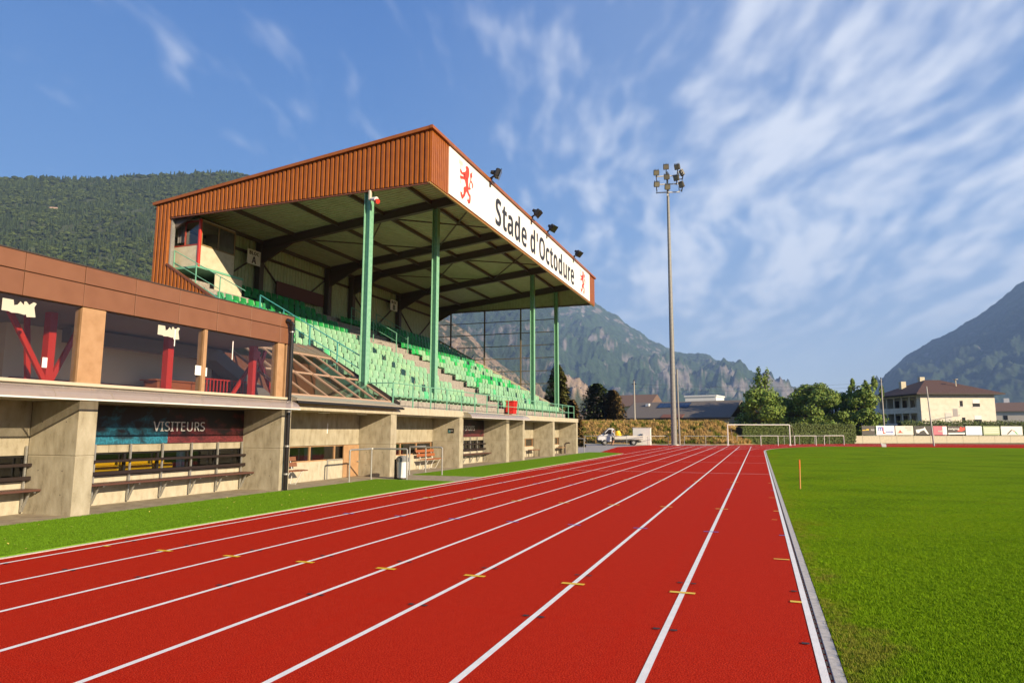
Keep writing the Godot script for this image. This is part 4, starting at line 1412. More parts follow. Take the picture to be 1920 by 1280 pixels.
# ------------------------------------------------------------------ bays at ground level
func bay(owner: Node, za: float, zb: float, shelter: bool, pale := true):
	var b := MB.new()
	b.bx(XB - 0.02, XB - 0.18, 1.2, 2.34, za, zb)
	var bw := part(owner, "bay_wall", b, M.concrete)
	var np := maxi(1, int(round((za - zb) / 1.47)))
	for k in np:
		b = MB.new()
		var pa := lerpf(za, zb, float(k) / np)
		var pb := lerpf(za, zb, float(k + 1) / np)
		b.cbox(Vector3(XB - 0.012 + 0.004 * (k % 2), 1.77, (pa + pb) / 2), Vector3(0.03, 1.134, pa - pb - 0.008), 0.004)
		part(bw, "wall_panel", b, M.concrete)
	b = MB.new()
	b.bx(XB + 0.004, XB - 0.18, -0.02, 0.66, za, zb)
	part(owner, "bay_wall_foot", b, M.concrete_pale)
	b = MB.new()
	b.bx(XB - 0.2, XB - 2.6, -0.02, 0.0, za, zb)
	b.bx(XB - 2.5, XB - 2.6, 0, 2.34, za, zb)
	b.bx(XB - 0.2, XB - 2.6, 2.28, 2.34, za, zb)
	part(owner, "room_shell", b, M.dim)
	# strip window
	var cnt := 6 if shelter else 4
	if za - zb < 3: cnt = 2
	var fr := MB.new()
	fr.bx(XB - 0.05, XB - 0.12, 0.66, 0.70, za, zb)
	fr.bx(XB - 0.05, XB - 0.12, 1.16, 1.20, za, zb)
	for k in cnt + 1:
		var z := lerpf(za - 0.03, zb + 0.03, float(k) / cnt)
		fr.bx(XB - 0.05, XB - 0.12, 0.70, 1.16, z + 0.03, z - 0.03)
	var w := part(owner, "strip_window", fr, M.black if shelter else M.tan)
	for k in cnt:
		var p := MB.new()
		p.bx(XB - 0.08, XB - 0.088, 0.70, 1.16, lerpf(za, zb, float(k) / cnt) - 0.06, lerpf(za, zb, float(k + 1) / cnt) + 0.06)
		part(w, "window_pane", p, M.window)
	if not shelter: return
	var y := MB.new()
	y.cbox(Vector3(XB - 0.50, 0.80, za - 2.0), Vector3(0.4, 0.14, 3.4), 0.03)
	y.cbox(Vector3(XB - 0.66, 0.93, za - 2.0), Vector3(0.1, 0.16, 3.4), 0.03)
	part(owner, "yellow_seat", y, M.yellow)
	# back planks, shelf seat and their brackets
	var sh := MB.new()
	sh.cbox(Vector3(XB + 0.26, 0.50, (za + zb) / 2), Vector3(0.50, 0.045, za - zb - 0.02), 0.01)
	var o := part(owner, "wall_bench", sh, M.shelf)
	for q in [[0.975, 1.04], [0.69, 0.775]]:
		var p := MB.new()
		p.cbox(Vector3(XB + 0.16, (q[0] + q[1]) / 2, (za + zb) / 2), Vector3(0.035, q[1] - q[0], za - zb - 0.02), 0.006)
		part(o, "back_plank", p, M.plank_dark)
	var n := int(round((za - zb) / 0.97))
	for k in n + 1:
		var z := lerpf(za - 0.1, zb + 0.1, float(k) / n)
		var p := MB.new()
		p.bx(XB + 0.07, XB + 0.11, 0.05, 1.40, z + 0.018, z - 0.018)
		p.bar(Vector3(XB + 0.10, 0.06, z), Vector3(XB + 0.30, 0.46, z), 0.04, 0.03)
		p.bar(Vector3(XB + 0.10, 0.455, z), Vector3(XB + 0.46, 0.465, z), 0.04, 0.03)
		part(o, "bracket", p, M.galv)

func make_bays():
	bay(C, 2.1, -3.77, true)
	bay(C, -4.19, -10.07, true)
	bay(C, -10.49, -16.39, true)
	bay(C, -16.81, -22.69, false)
	bay(G, -23.11, -28.99, false)
	bay(G, -29.41, -35.29, true)
	bay(G, -35.71, -38.03, false)
	bay(G, -38.37, -44.29, false)
	bay(G, -44.71, -50.59, false)
	# door and low grey frame beside it
	var b := MB.new()
	b.cbox(Vector3(XB + 0.02, 0.60, -22.15), Vector3(0.06, 1.18, 1.0), 0.008)
	var d := part(C, "door", b, M.tan)
	b = MB.new()
	b.bx(XB + 0.05, XB + 0.11, 0.55, 0.58, -22.5, -22.6)
	part(d, "handle", b, M.galv)
	b = MB.new()
	b.bx(XB + 0.006, XB + 0.03, 0.0, 0.70, -20.66, -20.71)
	b.bx(XB + 0.006, XB + 0.03, 0.66, 0.70, -20.71, -21.6)
	part(C, "grey_frame", b, mat(lin(0.25, 0.24, 0.22), 0.6))
	for q in [[C, -19.0], [C, -21.3], [G, -26.6]]:
		b = MB.new()
		b.cbox(Vector3(-13.5, 2.315, q[1]), Vector3(0.18, 0.05, 0.42), 0.015)
		part(q[0], "ceiling_lamp", b, M.white_metal)
	b = MB.new()
	b.slab([Vector3(XB + 0.002, 2.0, -20.62), Vector3(XB + 0.002, 1.62, -20.60), Vector3(XB + 0.002, 1.62, -20.65), Vector3(XB + 0.002, 1.95, -20.67)], Vector3(0.002, 0, 0))
	part(C, "paint_streak", b, M.white_sign)
	# standpipe in the last bay
	b = MB.new()
	b.cyl(Vector3(-13.9, 0.0, -50.2), Vector3(-13.9, 0.72, -50.2), 0.06, 0.06, 10)
	b.tube([Vector3(-13.9, 0.7, -50.2), Vector3(-13.8, 0.78, -50.2), Vector3(-13.55, 0.82, -50.2)], 0.055, 8)
	var t := thing("standpipe", "dark standpipe with a bent spout in the last concrete bay", "pipe", Vector3(-13.9, 0, -50.2))
	part(t, "pipe", b, mat(lin(0.06, 0.045, 0.04), 0.6))
	b = MB.new()
	b.cyl(Vector3(-13.55, 0.75, -50.2), Vector3(-13.55, 0.84, -50.2), 0.07, 0.07, 10)
	part(t, "spout", b, mat(lin(0.06, 0.045, 0.04), 0.6))

# ------------------------------------------------------------------ signs
const LION := [[290,292],[330,300],[358,345],[368,440],[362,520],[345,590],[342,660],[347,740],[358,800],[352,850],[372,920],[402,970],[405,1050],[395,1130],[380,1155],[345,1145],[352,1120],[328,1085],[345,1020],[360,1075],[372,1060],[375,1000],[345,950],[325,900],[305,870],[290,920],[275,975],[240,1020],[212,1045],[205,1010],[185,950],[175,870],[215,890],[212,930],[225,950],[245,925],[248,860],[245,790],[260,765],[298,755],[290,700],[270,610],[230,590],[185,590],[165,560],[168,515],[205,520],[245,540],[235,500],[190,470],[168,430],[165,380],[180,360],[195,400],[215,440],[240,430],[275,430],[290,400],[300,370],[285,330]]
const TAIL := [[388,462],[410,450],[440,420],[430,480],[437,535],[415,570],[412,620],[440,670],[462,730],[455,790],[435,800],[440,740],[425,690],[408,658],[388,690],[382,775],[402,800],[405,825],[375,838],[352,818],[365,785],[370,700],[393,640],[398,580],[388,520]]
const HAMMER := [[140,150],[222,215],[222,300],[190,276],[190,690],[172,680],[172,262],[140,235]]

func emblem(parent: Node, z0: float, z1: float, y0: float, y1: float, x: float):
	for q in [[LION, M.red_ink, "lion", 0.010], [TAIL, M.red_ink, "lion_tail", 0.010], [HAMMER, M.grey_ink, "hammer", 0.006]]:
		var pts := []
		for p in q[0]:
			var v: float = p[1] - 0.84 * (p[0] - 135.0)
			pts.append(Vector3(x, lerpf(y1, y0, (v - 146.0) / 834.0), lerpf(z0, z1, (p[0] - 135.0) / 330.0)))
		var b := MB.new()
		b.slab(pts, Vector3(q[3], 0, 0))
		part(parent, q[2], b, q[1])
	# dark inner markings
	for s in [[[235,480],[262,470],[275,500],[255,520]], [[300,310],[325,315],[318,335],[302,330]], [[262,520],[285,545],[270,570],[250,555]], [[300,560],[325,575],[315,600],[300,590]], [[180,372],[190,400],[186,440],[176,420]], [[212,1010],[228,1000],[214,1043]], [[352,1118],[385,1125],[380,1153],[350,1143]]]:
		var pts := []
		for p in s:
			var v: float = p[1] - 0.84 * (p[0] - 135.0)
			pts.append(Vector3(x + 0.010, lerpf(y1, y0, (v - 146.0) / 834.0), lerpf(z0, z1, (p[0] - 135.0) / 330.0)))
		var b := MB.new()
		b.slab(pts, Vector3(0.004, 0, 0))
		part(parent, "lion_marking", b, M.red_dark)

func banner_print(sd: int, left: Color, right: Color, split: float) -> StandardMaterial3D:
	var w := 768
	var h := 128
	var img := Image.create(w, h, false, Image.FORMAT_RGB8)
	var n := noise(sd, 0.012, 5)
	var n2 := noise(sd + 1, 0.05, 4)
	n2.fractal_type = FastNoiseLite.FRACTAL_RIDGED
	for j in h:
		for i in w:
			var u := float(i) / w
			var c := left if u < split else right
			# cloudy print: figures dissolving into a dark ground at the top of the sheet
			var f := clampf((float(j) / h - 0.30) * 1.6 + n.get_noise_2d(i * 1.0, j * 1.5) * 1.4, 0.0, 1.0)
			var k := Color(0.010, 0.009, 0.012).lerp(c, f * 0.85)
			var s := pow(clampf(n2.get_noise_2d(i, j * 0.8), 0, 1), 2.0) * f
			k = k.lerp(c * 3.2, s * 0.6)
			img.set_pixel(i, j, k.linear_to_srgb())
	var m := mat(Color.WHITE, 0.5)
	m.albedo_texture = ImageTexture.create_from_image(img)
	return m

func wall_banner(label: String, za: float, zb: float, m: Material, txt: String, t0: float, t1: float, ty0: float, ty1: float):
	var t := thing("banner", label, "banner", Vector3(XB + 0.03, 1.4, (za + zb) / 2))
	var b := MB.new()
	b.bx(XB + 0.002, XB + 0.03, 1.39, 2.31, za, zb)
	part(t, "panel", b, M.black)
	b = MB.new()
	b.use_uv = true
	b.quad(Vector3(XB + 0.033, 1.395, za), Vector3(XB + 0.033, 1.395, zb), Vector3(XB + 0.033, 2.305, zb), Vector3(XB + 0.033, 2.305, za))
	part(t, "print", b, m)
	lettering(t, "lettering", txt, M.white_sign, XB + 0.036, ty0, ty1, t0, t1, 400, 0.006)

func make_signs():
	var t := thing("stadium_sign", "long white sign board with black lettering and red lions along the roof front", "sign", Vector3(-11.6, 11.4, -36.85))
	var b := MB.new()
	b.cbox(Vector3(-11.63, 12.445, -36.82), Vector3(0.05, 2.05, 24.96), 0.008)
	part(t, "board", b, M.white_sign)
	lettering(t, "lettering", "Stade d'Octodure", M.ink, -11.60, 11.68, 13.12, -29.6, -44.6, 700, 0.012)
	emblem(t, -25.25, -26.85, 11.60, 13.27, -11.604)
	emblem(t, -46.3, -47.9, 11.60, 13.27, -11.604)
	wall_banner("dark blue and maroon wall banner lettered VISITEURS", -10.50, -16.38, banner_print(401, Color(0.015, 0.13, 0.20), Color(0.11, 0.018, 0.022), 0.53), "VISITEURS", -13.15, -14.86, 1.70, 1.95)
	wall_banner("dark maroon wall banner lettered MARTIGNY-SPORTS", -29.42, -35.28, banner_print(411, Color(0.06, 0.016, 0.02), Color(0.09, 0.018, 0.022), 0.3), "MARTIGNY-SPORTS", -30.75, -33.98, 1.72, 1.97)
	for q in [["A", -28.42], ["B", -43.3]]:
		var s := thing("block_sign", "white hanging sign reading BLOC %s under the grandstand roof" % q[0], "sign", Vector3(-25.0, 10.5, q[1]))
		b = MB.new()
		b.cbox(Vector3(-25.02, 10.88, q[1]), Vector3(0.03, 0.80, 1.0), 0.006)
		part(s, "panel", b, M.white_sign)
		b = MB.new()
		for o in [-0.35, 0.35]: b.cyl(Vector3(-25.02, 11.27, q[1] + o), Vector3(-25.02, 11.75, q[1] + o), 0.01, 0.01, 6)
		part(s, "hanger", b, M.steel_dark)
		lettering(s, "lettering", "BLOC", M.ink, -25.0, 11.0, 11.2, q[1] + 0.36, q[1] - 0.36, 700, 0.01)
		lettering(s, "lettering", q[0], M.ink, -25.0, 10.55, 10.92, q[1] + 0.16, q[1] - 0.16, 700, 0.01)
	t = thing("wall_plate", "small dark information plate on the side of a concrete pillar", "plate", Vector3(-13.54, 1.6, -28.98))
	b = MB.new()
	b.bx(-13.69, -13.39, 1.61, 1.82, -28.988, -28.975)
	part(t, "plate", b, M.black)
	b = MB.new()
	b.bx(-13.68, -13.56, 1.62, 1.75, -28.974, -28.972)
	part(t, "print", b, mat(lin(0.02, 0.12, 0.14), 0.5))
	b = MB.new()
	b.bx(-13.64, -13.43, 1.71, 1.725, -28.971, -28.969)
	part(t, "print_line", b, M.white_metal)

# ------------------------------------------------------------------ furniture near the stand
func bench(at: Vector3, turn: float, label: String, wood: Material):
	var t := thing("park_bench", label, "bench", at, "", turn, true)   # faces +x, long along z
	for q in [[0.08, 0.44], [0.22, 0.445], [0.36, 0.44]]:
		var b := MB.new()
		b.cbox(Vector3(q[0], q[1], 0), Vector3(0.115, 0.035, 1.75), 0.008)
		part(t, "seat_plank", b, wood)
	for q in [[-0.05, 0.62], [-0.10, 0.80]]:
		var b := MB.new()
		b.cbox(Vector3(q[0], q[1], 0), Vector3(0.035, 0.135, 1.75), 0.008, Basis(Vector3(0, 0, 1), 0.22))
		part(t, "back_plank", b, wood)
	for z in [-0.6, 0.0, 0.6]:
		var b := MB.new()
		b.tube([Vector3(-0.13, 0.86, z), Vector3(0.0, 0.43, z), Vector3(0.42, 0.42, z)], 0.013, 6)
		b.tube([Vector3(0.02, 0.42, z), Vector3(-0.06, 0.0, z)], 0.013, 6)
		b.tube([Vector3(0.38, 0.42, z), Vector3(0.14, 0.0, z)], 0.013, 6)
		b.tube([Vector3(-0.06, 0.012, z), Vector3(0.14, 0.012, z)], 0.012, 6)
		part(t, "leg_frame", b, M.white_metal)

func make_furniture():
	bench(Vector3(-14.25, 0.006, -17.85), 0.0, "worn brown park bench beside the black downpipe", M.wood_old)
	bench(Vector3(-14.25, 0.006, -27.95), 0.0, "orange-brown park bench behind the galvanised barrier", M.wood_red)
	# galvanised barriers at the stairs
	var rail := func(label: String, paths: Array, posts: Array):
		var p0: Vector3 = posts[0]
		var t := thing("pipe_barrier", label, "railing", p0)
		var b: MB
		for p in paths:
			b = MB.new()
			b.tube(p, 0.03, 12)
			part(t, "top_rail", b, M.galv)
		for p in posts:
			b = MB.new()
			b.cyl(p, p + Vector3(0, 1.06, 0), 0.028, 0.028, 12)
			b.cyl(p, p + Vector3(0, 0.012, 0), 0.06, 0.06, 12)
			part(t, "post", b, M.galv)
	rail.call("galvanised pipe barrier in front of the bay with the tan door",
		[[Vector3(-13.05, 1.03, -19.9), Vector3(-13.04, 1.07, -19.94), Vector3(-13.03, 1.08, -21.22), Vector3(-12.98, 1.08, -21.27), Vector3(-11.72, 1.08, -21.38), Vector3(-11.67, 1.04, -21.38)]],
		[Vector3(-13.05, 0, -19.9), Vector3(-13.03, 0, -21.25), Vector3(-11.67, 0, -21.38)])
	rail.call("galvanised pipe barrier in front of the orange-brown bench",
		[[Vector3(-12.98, 1.04, -23.98), Vector3(-12.99, 1.08, -24.02), Vector3(-13.13, 1.08, -25.6), Vector3(-13.13, 1.04, -25.65)], [Vector3(-12.98, 1.08, -23.98), Vector3(-11.62, 1.08, -24.0), Vector3(-11.57, 1.04, -24.0)]],
		[Vector3(-12.98, 0, -23.98), Vector3(-13.13, 0, -25.65), Vector3(-11.57, 0, -24.0)])
	# litter bin
	var t := thing("litter_bin", "white litter bin with a grey domed lid beside the pipe barrier", "bin", Vector3(-12.05, 0, -21.75))
	var b := MB.new()
	var c := Vector3(-12.05, 0, -21.75)
	b.cyl(c + Vector3(0, 0.06, 0), c + Vector3(0, 0.66, 0), 0.19, 0.215, 20)
	part(t, "body", b, mat(lin(0.62, 0.62, 0.62), 0.4))
	b = MB.new()
	for k in 5:
		var y0 := 0.70 + 0.14 * sin(k * PI / 10)
		var y1 := 0.70 + 0.14 * sin((k + 1) * PI / 10)
		b.cyl(c + Vector3(0, y0, 0), c + Vector3(0, y1, 0), 0.24 * cos(k * PI / 10), 0.24 * cos((k + 1) * PI / 10), 20, false)
	b.cyl(c + Vector3(0, 0.62, 0), c + Vector3(0, 0.70, 0), 0.225, 0.235, 20, false)
	part(t, "lid", b, mat(lin(0.16, 0.17, 0.18), 0.35))
	b = MB.new()
	b.bx(c.x - 0.30, c.x - 0.22, 0.0, 0.70, c.z + 0.06, c.z - 0.06)
	b.cyl(c, c + Vector3(0, 0.05, 0), 0.16, 0.16, 16)
	part(t, "stand", b, M.black)
	# red wheeled bin on the walkway
	t = thing("wheeled_bin", "red wheeled bin standing on the walkway behind the green railing", "bin", Vector3(-13.6, 2.612, -37.5))
	b = MB.new()
	b.slab([Vector3(-13.42, 2.70, -37.25), Vector3(-13.42, 2.70, -37.75), Vector3(-13.36, 3.38, -37.82), Vector3(-13.36, 3.38, -37.18)], Vector3(-0.48, 0, 0))
	part(t, "body", b, mat(lin(0.55, 0.02, 0.015), 0.4))
	b = MB.new()
	b.cbox(Vector3(-13.6, 3.42, -37.5), Vector3(0.56, 0.07, 0.70), 0.02)
	part(t, "lid", b, mat(lin(0.60, 0.03, 0.02), 0.4))
	for z in [-37.24, -37.76]:
		b = MB.new()
		b.cyl(Vector3(-13.8, 2.70, z + 0.03), Vector3(-13.8, 2.70, z - 0.03), 0.09, 0.09, 12)
		part(t, "wheel", b, M.black)
	# floodlights on the roof edge
	var kx := 0
	for q in [[-28.83, "black floodlight above the S of the long white sign"], [-35.1, "black floodlight above the capital O of the white sign"], [-38.1, "black floodlight above the letter c on the white sign"], [-44.4, "black floodlight above the last letters of the white sign"]]:
		var p := Vector3(-11.62, ry(-11.6) + 0.07, q[0])
		var f := thing("floodlight", q[1], "floodlight", p, "floodlights on the roof edge")
		b = MB.new()
		b.bar(p + Vector3(-0.5, 0.02, 0), p + Vector3(0.15, 0.04, 0), 0.10, 0.05)
		b.bar(p + Vector3(-0.05, 0.02, 0), p + Vector3(0.32, 0.2, 0), 0.10, 0.05)
		b.bx(p.x + 0.02, p.x + 0.06, p.y - 0.35, p.y + 0.06, p.z + 0.07, p.z - 0.07)
		part(f, "bracket", b, M.black)
		var ba := Basis(Vector3(0, 0, 1), [-0.35, -0.75, -0.7, -0.8][kx]).rotated(Vector3.UP, [0.35, 0.1, -0.2, -0.25][kx])
		b = MB.new()
		var ce := p + Vector3(0.42, 0.26, 0)
		b.cbox(ce, Vector3(0.24, 0.40, 0.50), 0.05, ba)
		part(f, "housing", b, M.black)
		b = MB.new()
		b.box(ce + ba.x * 0.13, Vector3(0.02, 0.44, 0.55), ba)
		part(f, "glass_front", b, M.black_gloss)
		b = MB.new()
		b.cyl(ce - ba.x * 0.10, ce - ba.x * 0.34 - ba.y * 0.04, 0.13, 0.08, 10)
		part(f, "ballast", b, M.black)
		kx += 1
	# spotlight at the head of the corner post
	var s := thing("spotlight", "small white and red spotlight at the head of the corner post", "spotlight", Vector3(-14.3, 11.0, -22.7))
	b = MB.new()
	b.cbox(Vector3(-14.34, 11.12, -22.72), Vector3(0.10, 0.42, 0.14), 0.02)
	part(s, "box", b, mat(lin(0.45, 0.42, 0.34), 0.5))
	b = MB.new()
	b.cyl(Vector3(-14.27, 10.95, -22.7), Vector3(-13.98, 10.88, -22.62), 0.06, 0.11, 12)
	part(s, "lamp_head", b, M.white_metal)
	b = MB.new()
	b.cyl(Vector3(-14.05, 10.84, -22.66), Vector3(-13.90, 10.78, -22.60), 0.10, 0.10, 12)
	part(s, "red_ring", b, M.red_steel)
	# stake on the lawn
	var k := thing("marker_stake", "thin orange marker stake standing in the lawn beside the kerb", "stake", Vector3(1.1, 0.02, -22.4))
	b = MB.new()
	b.cyl(Vector3(1.1, 0.0, -22.4), Vector3(1.115, 0.62, -22.4), 0.021, 0.021, 8)
	part(k, "shaft", b, mat(lin(0.55, 0.24, 0.06), 0.6))
	b = MB.new()
	b.cyl(Vector3(1.115, 0.60, -22.4), Vector3(1.12, 0.88, -22.4), 0.0215, 0.0215, 8)
	part(k, "painted_top", b, mat(lin(0.75, 0.16, 0.02), 0.5))
	# low wooden table and bench in the far bays
	for q in [[-43.2, "small wooden table in the far bay behind the lawn strip", "table"], [-49.8, "small pale bench in the last concrete bay", "bench"]]:
		var w := thing("side_" + q[2], q[1], q[2], Vector3(-14.1, 0, q[0]))
		b = MB.new()
		b.cbox(Vector3(-14.1, 0.46, q[0]), Vector3(0.45, 0.04, 1.3), 0.008)
		part(w, "top", b, M.wood_old if q[2] == "table" else M.tan)
		for o in [[-0.18, -0.55], [-0.18, 0.55], [0.18, -0.55], [0.18, 0.55]]:
			b = MB.new()
			b.bx(-14.1 + o[0] - 0.02, -14.1 + o[0] + 0.02, 0.0, 0.44, q[0] + o[1] + 0.02, q[0] + o[1] - 0.02)
			part(w, "leg", b, M.black)

# ------------------------------------------------------------------ far end of the track
func make_far():
	var b: MB
	# floodlight mast
	M.mast = tri_mat(ramp_tex(22, 256, 0.03, 4, [Color(0.15, 0.15, 0.14), Color(0.21, 0.21, 0.195), Color(0.25, 0.25, 0.235)], 0.1, 0.3, 1.3), 2.0, 0.55)
	var mp := Vector3(-9.46, 0, -82.67)
	var t := thing("floodlight_mast", "tall slender floodlight mast behind the track end", "mast", mp)
	b = MB.new()
	b.cyl(mp, mp + Vector3(0.10, 32.0, 0), 0.36, 0.15, 16)
	part(t, "pole", b, M.mast)
	b = MB.new()
	b.cyl(mp + Vector3(0.62, 0, 0.10), mp + Vector3(0.55, 9.0, 0.08), 0.12, 0.10, 10)
	part(t, "cable_duct", b, M.mast)
	b = MB.new()
	b.cyl(mp - Vector3(0, 0.05, 0), mp + Vector3(0, 0.12, 0), 0.75, 0.75, 16)
	part(t, "foot_plate", b, M.galv)
	var hd := mp + Vector3(0.10, 31.0, 0)
	b = MB.new()
	for y in [0.0, 1.05, 2.1]:
		b.bar(hd + Vector3(-1.4, y + 0.12, 0.35), hd + Vector3(1.5, y - 0.12, 0.35), 0.12, 0.13)
	b.bar(hd + Vector3(-1.3, 0.0, 0.35), hd + Vector3(-1.3, 2.5, 0.35), 0.1, 0.1, Vector3.RIGHT)
	b.bar(hd + Vector3(1.4, -0.2, 0.35), hd + Vector3(1.4, 2.5, 0.35), 0.1, 0.1, Vector3.RIGHT)
	b.bar(hd + Vector3(0, -0.4, 0.2), hd + Vector3(0, 2.7, 0.2), 0.22, 0.22, Vector3.RIGHT)
	part(t, "headframe", b, M.white_metal)
	for q in [[-1.25, 2.55, 0.2], [-0.05, 3.15, 0.1], [1.3, 2.95, -0.2], [-1.25, 1.05, 0.3], [0.0, 1.85, 0.0], [1.15, 1.55, -0.3], [1.85, 2.1, -1.0], [1.75, 0.6, -0.6], [0.05, 0.55, 0.2]]:
		var ba := Basis(Vector3.UP, q[2]) * Basis(Vector3.RIGHT, 0.45)
		var ce := hd + Vector3(q[0], q[1], 0.75)
		b = MB.new()
		b.cbox(ce, Vector3(0.70, 0.66, 0.30), 0.06, ba)
		for s in 4: b.box(ce + ba.y * 0.38 + ba.x * (-0.27 + 0.18 * s), Vector3(0.04, 0.16, 0.26), ba)
		var h := part(t, "lamp", b, mat(lin(0.05, 0.045, 0.03), 0.5))
		b = MB.new()
		b.box(ce + ba.z * 0.155, Vector3(0.56, 0.52, 0.02), ba)
		part(h, "glass_front", b, mat(lin(0.22, 0.20, 0.15), 0.2))
		b = MB.new()
		b.bar(ce - ba.z * 0.1 - ba.y * 0.2, ce - Vector3(0.05, 0.75, 0.35), 0.1, 0.1)
		part(h, "arm", b, M.black)
	b = MB.new()
	b.bar(hd + Vector3(1.4, 1.5, 0.35), hd + Vector3(1.85, 1.5, 0.4), 0.1, 0.1)
	b.bar(hd + Vector3(1.4, 0.1, 0.35), hd + Vector3(1.75, 0.05, 0.4), 0.1, 0.1)
	part(t, "side_arm", b, M.white_metal)
	# pipe fences
	var fence := func(label: String, pts: Array, gap: float):
		var p0: Vector3 = pts[0]
		var f := thing("pipe_fence", label, "fence", p0)
		var q := MB.new()
		for k in pts.size() - 1: q.cyl(pts[k] + Vector3(0, 1.1, 0), pts[k + 1] + Vector3(0, 1.1, 0), 0.03, 0.03, 8)
		part(f, "top_rail", q, M.galv)
		for k in pts.size() - 1:
			var l: float = (pts[k + 1] - pts[k]).length()
			var n := maxi(1, int(round(l / gap)))
			for j in n + 1:
				if j == n and k < pts.size() - 2: continue
				var p: Vector3 = pts[k].lerp(pts[k + 1], float(j) / n)
				q = MB.new()
				q.cyl(p, p + Vector3(0, 1.1, 0), 0.03, 0.03, 8)
				part(f, "post", q, M.galv)
	fence.call("grey pipe fence running past the parked truck", [Vector3(-21.5, 0, -77.5), Vector3(-14.5, 0, -79.3), Vector3(-10.2, 0, -83.0)], 2.4)
	fence.call("grey pipe fence between mast and football goal", [Vector3(-8.4, 0, -83.6), Vector3(-3.6, 0, -85.5)], 2.4)
	fence.call("grey pipe fence under the hedge behind the goal", [Vector3(-2.6, 0, -90.4), Vector3(3.0, 0, -93.0), Vector3(10.5, 0, -99.5)], 2.6)
	fence.call("short pipe barrier at the corner of the stand", [Vector3(-14.6, 0, -53.2), Vector3(-13.2, 0, -53.4)], 1.4)
	# football goal
	t = thing("football_goal", "white full-size football goal in front of the hedge", "goal", Vector3(0, 0, -85.7))
	var a := Vector3(-3.45, 0, -84.6)
	var d := Vector3(3.45, 0, -86.9)
	for p in [a, d]:
		b = MB.new()
		b.cyl(p, p + Vector3(0, 2.44, 0), 0.06, 0.06, 10)
		part(t, "goal_post", b, M.white_metal)
		b = MB.new()
		b.tube([p + Vector3(0, 2.4, 0), p + Vector3(0.3, 2.35, -1.0), p + Vector3(0.55, 0.05, -1.8), p + Vector3(0, 0.05, 0)], 0.025, 6)
		part(t, "stay", b, M.galv)
		b = MB.new()
		b.cyl(p + Vector3(0, 0.08, 0.15), p + Vector3(0, 0.08, -0.15), 0.12, 0.12, 10)
		part(t, "wheel", b, M.white_metal)
	b = MB.new()
	b.cyl(a + Vector3(0, 2.44, 0), d + Vector3(0, 2.44, 0), 0.06, 0.06, 10)
	part(t, "crossbar", b, M.white_metal)
	for q in [[Vector3(0.2, 0, -85.4), Vector3(2.1, 0, -86.0), "small white goal frame behind the full-size goal"], [Vector3(4.0, 0, -88.0), Vector3(6.4, 0, -88.9), "small white goal frame beside the hedge fence"], [Vector3(7.6, 0, -92.5), Vector3(10.0, 0, -94.5), "low white pipe gate at the end of the concrete wall"]]:
		t = thing("small_goal", q[2], "goal", (q[0] + q[1]) / 2)
		for p in [q[0], q[1]]:
			b = MB.new()
			b.cyl(p, p + Vector3(0, 1.15, 0), 0.035, 0.035, 8)
			part(t, "goal_post", b, M.white_metal)
		b = MB.new()
		b.cyl(q[0] + Vector3(0, 1.15, 0), q[1] + Vector3(0, 1.15, 0), 0.035, 0.035, 8)
		part(t, "crossbar", b, M.white_metal)
	# low wall and advertising boards
	var wl := thing("concrete_wall", "long low pale concrete wall under the advertising boards", "wall", Vector3(26, 0, -118))
	var wa := Vector3(11.6, 0, -108.8)
	var wb := Vector3(46.0, 0, -130.6)
	var ax := (wb - wa).normalized()
	var side := ax.cross(Vector3.UP).normalized()
	var bas := Basis(ax, Vector3.UP, side)
	for k in 14:
		b = MB.new()
		var l := (wb - wa).length() / 14
		b.cbox(wa + ax * l * (k + 0.5) + Vector3(0, 0.5, 0), Vector3(l - 0.02, 1.08, 0.25), 0.015, bas)
		part(wl, "wall_panel", b, M.concrete_pale)
	var at := func(px: float) -> float:   # distance along the wall at which a pixel column meets it
		var r := ray_px(px, 805.0)
		var den := r.x * ax.z - r.z * ax.x
		return (r.x * (0.0 - wa.z) - r.z * (0.0 - wa.x)) / den * 1.0
	var boards := [[1616, 1641, lin(0.02, 0.018, 0.015), "black board with a slanted yellow stripe"], [1643, 1678, lin(0.70, 0.70, 0.72), "white board with a big blue and red monogram"], [1679, 1713, lin(0.58, 0.54, 0.48), "pale grey board with a small red triangle"], [1714, 1748, lin(0.015, 0.014, 0.014), "black board with a white brush mark"], [1750, 1776, lin(0.42, 0.10, 0.14), "dusty pink board with white end field"], [1777, 1810, lin(0.03, 0.02, 0.02), "black board with white line and red flame"], [1811, 1842, lin(0.60, 0.66, 0.70), "pale blue-white blank board"], [1844, 1875, lin(0.34, 0.40, 0.24), "faded green board with thin stripes"], [1877, 1918, lin(0.60, 0.60, 0.56), "white board with a coloured peak"]]
	for q in boards:
		var s0: float = at.call(q[0])
		var s1: float = at.call(q[1])
		var ce: Vector3 = wa + ax * (s0 + s1) * 0.5 + Vector3(0, 1.82, 0)
		var w := absf(s1 - s0)
		var bd := thing("advertising_board", q[3] + " on the low wall", "board", ce - Vector3(0, 0.7, 0), "advertising boards on the low wall")
		b = MB.new()
		b.cbox(ce, Vector3(w - 0.06, 1.34, 0.05), 0.008, bas)
		part(bd, "panel", b, mat(q[2], 0.5))
		b = MB.new()
		for o in [-0.42, 0.42]: b.box(ce + ax * w * o - Vector3(0, 0.1, 0) - side * 0.06, Vector3(0.07, 1.6, 0.06), bas)
		part(bd, "board_post", b, M.galv)
		var f: Vector3 = ce + side * 0.03
		var shape := func(pts: Array, m: Material):
			var z := MB.new()
			var pp := []
			for p in pts: pp.append(f + ax * p[0] * w * 0.5 + Vector3(0, p[1] * 0.67, 0))
			z.slab(pp, side * 0.012)
			part(bd, "print", z, m)
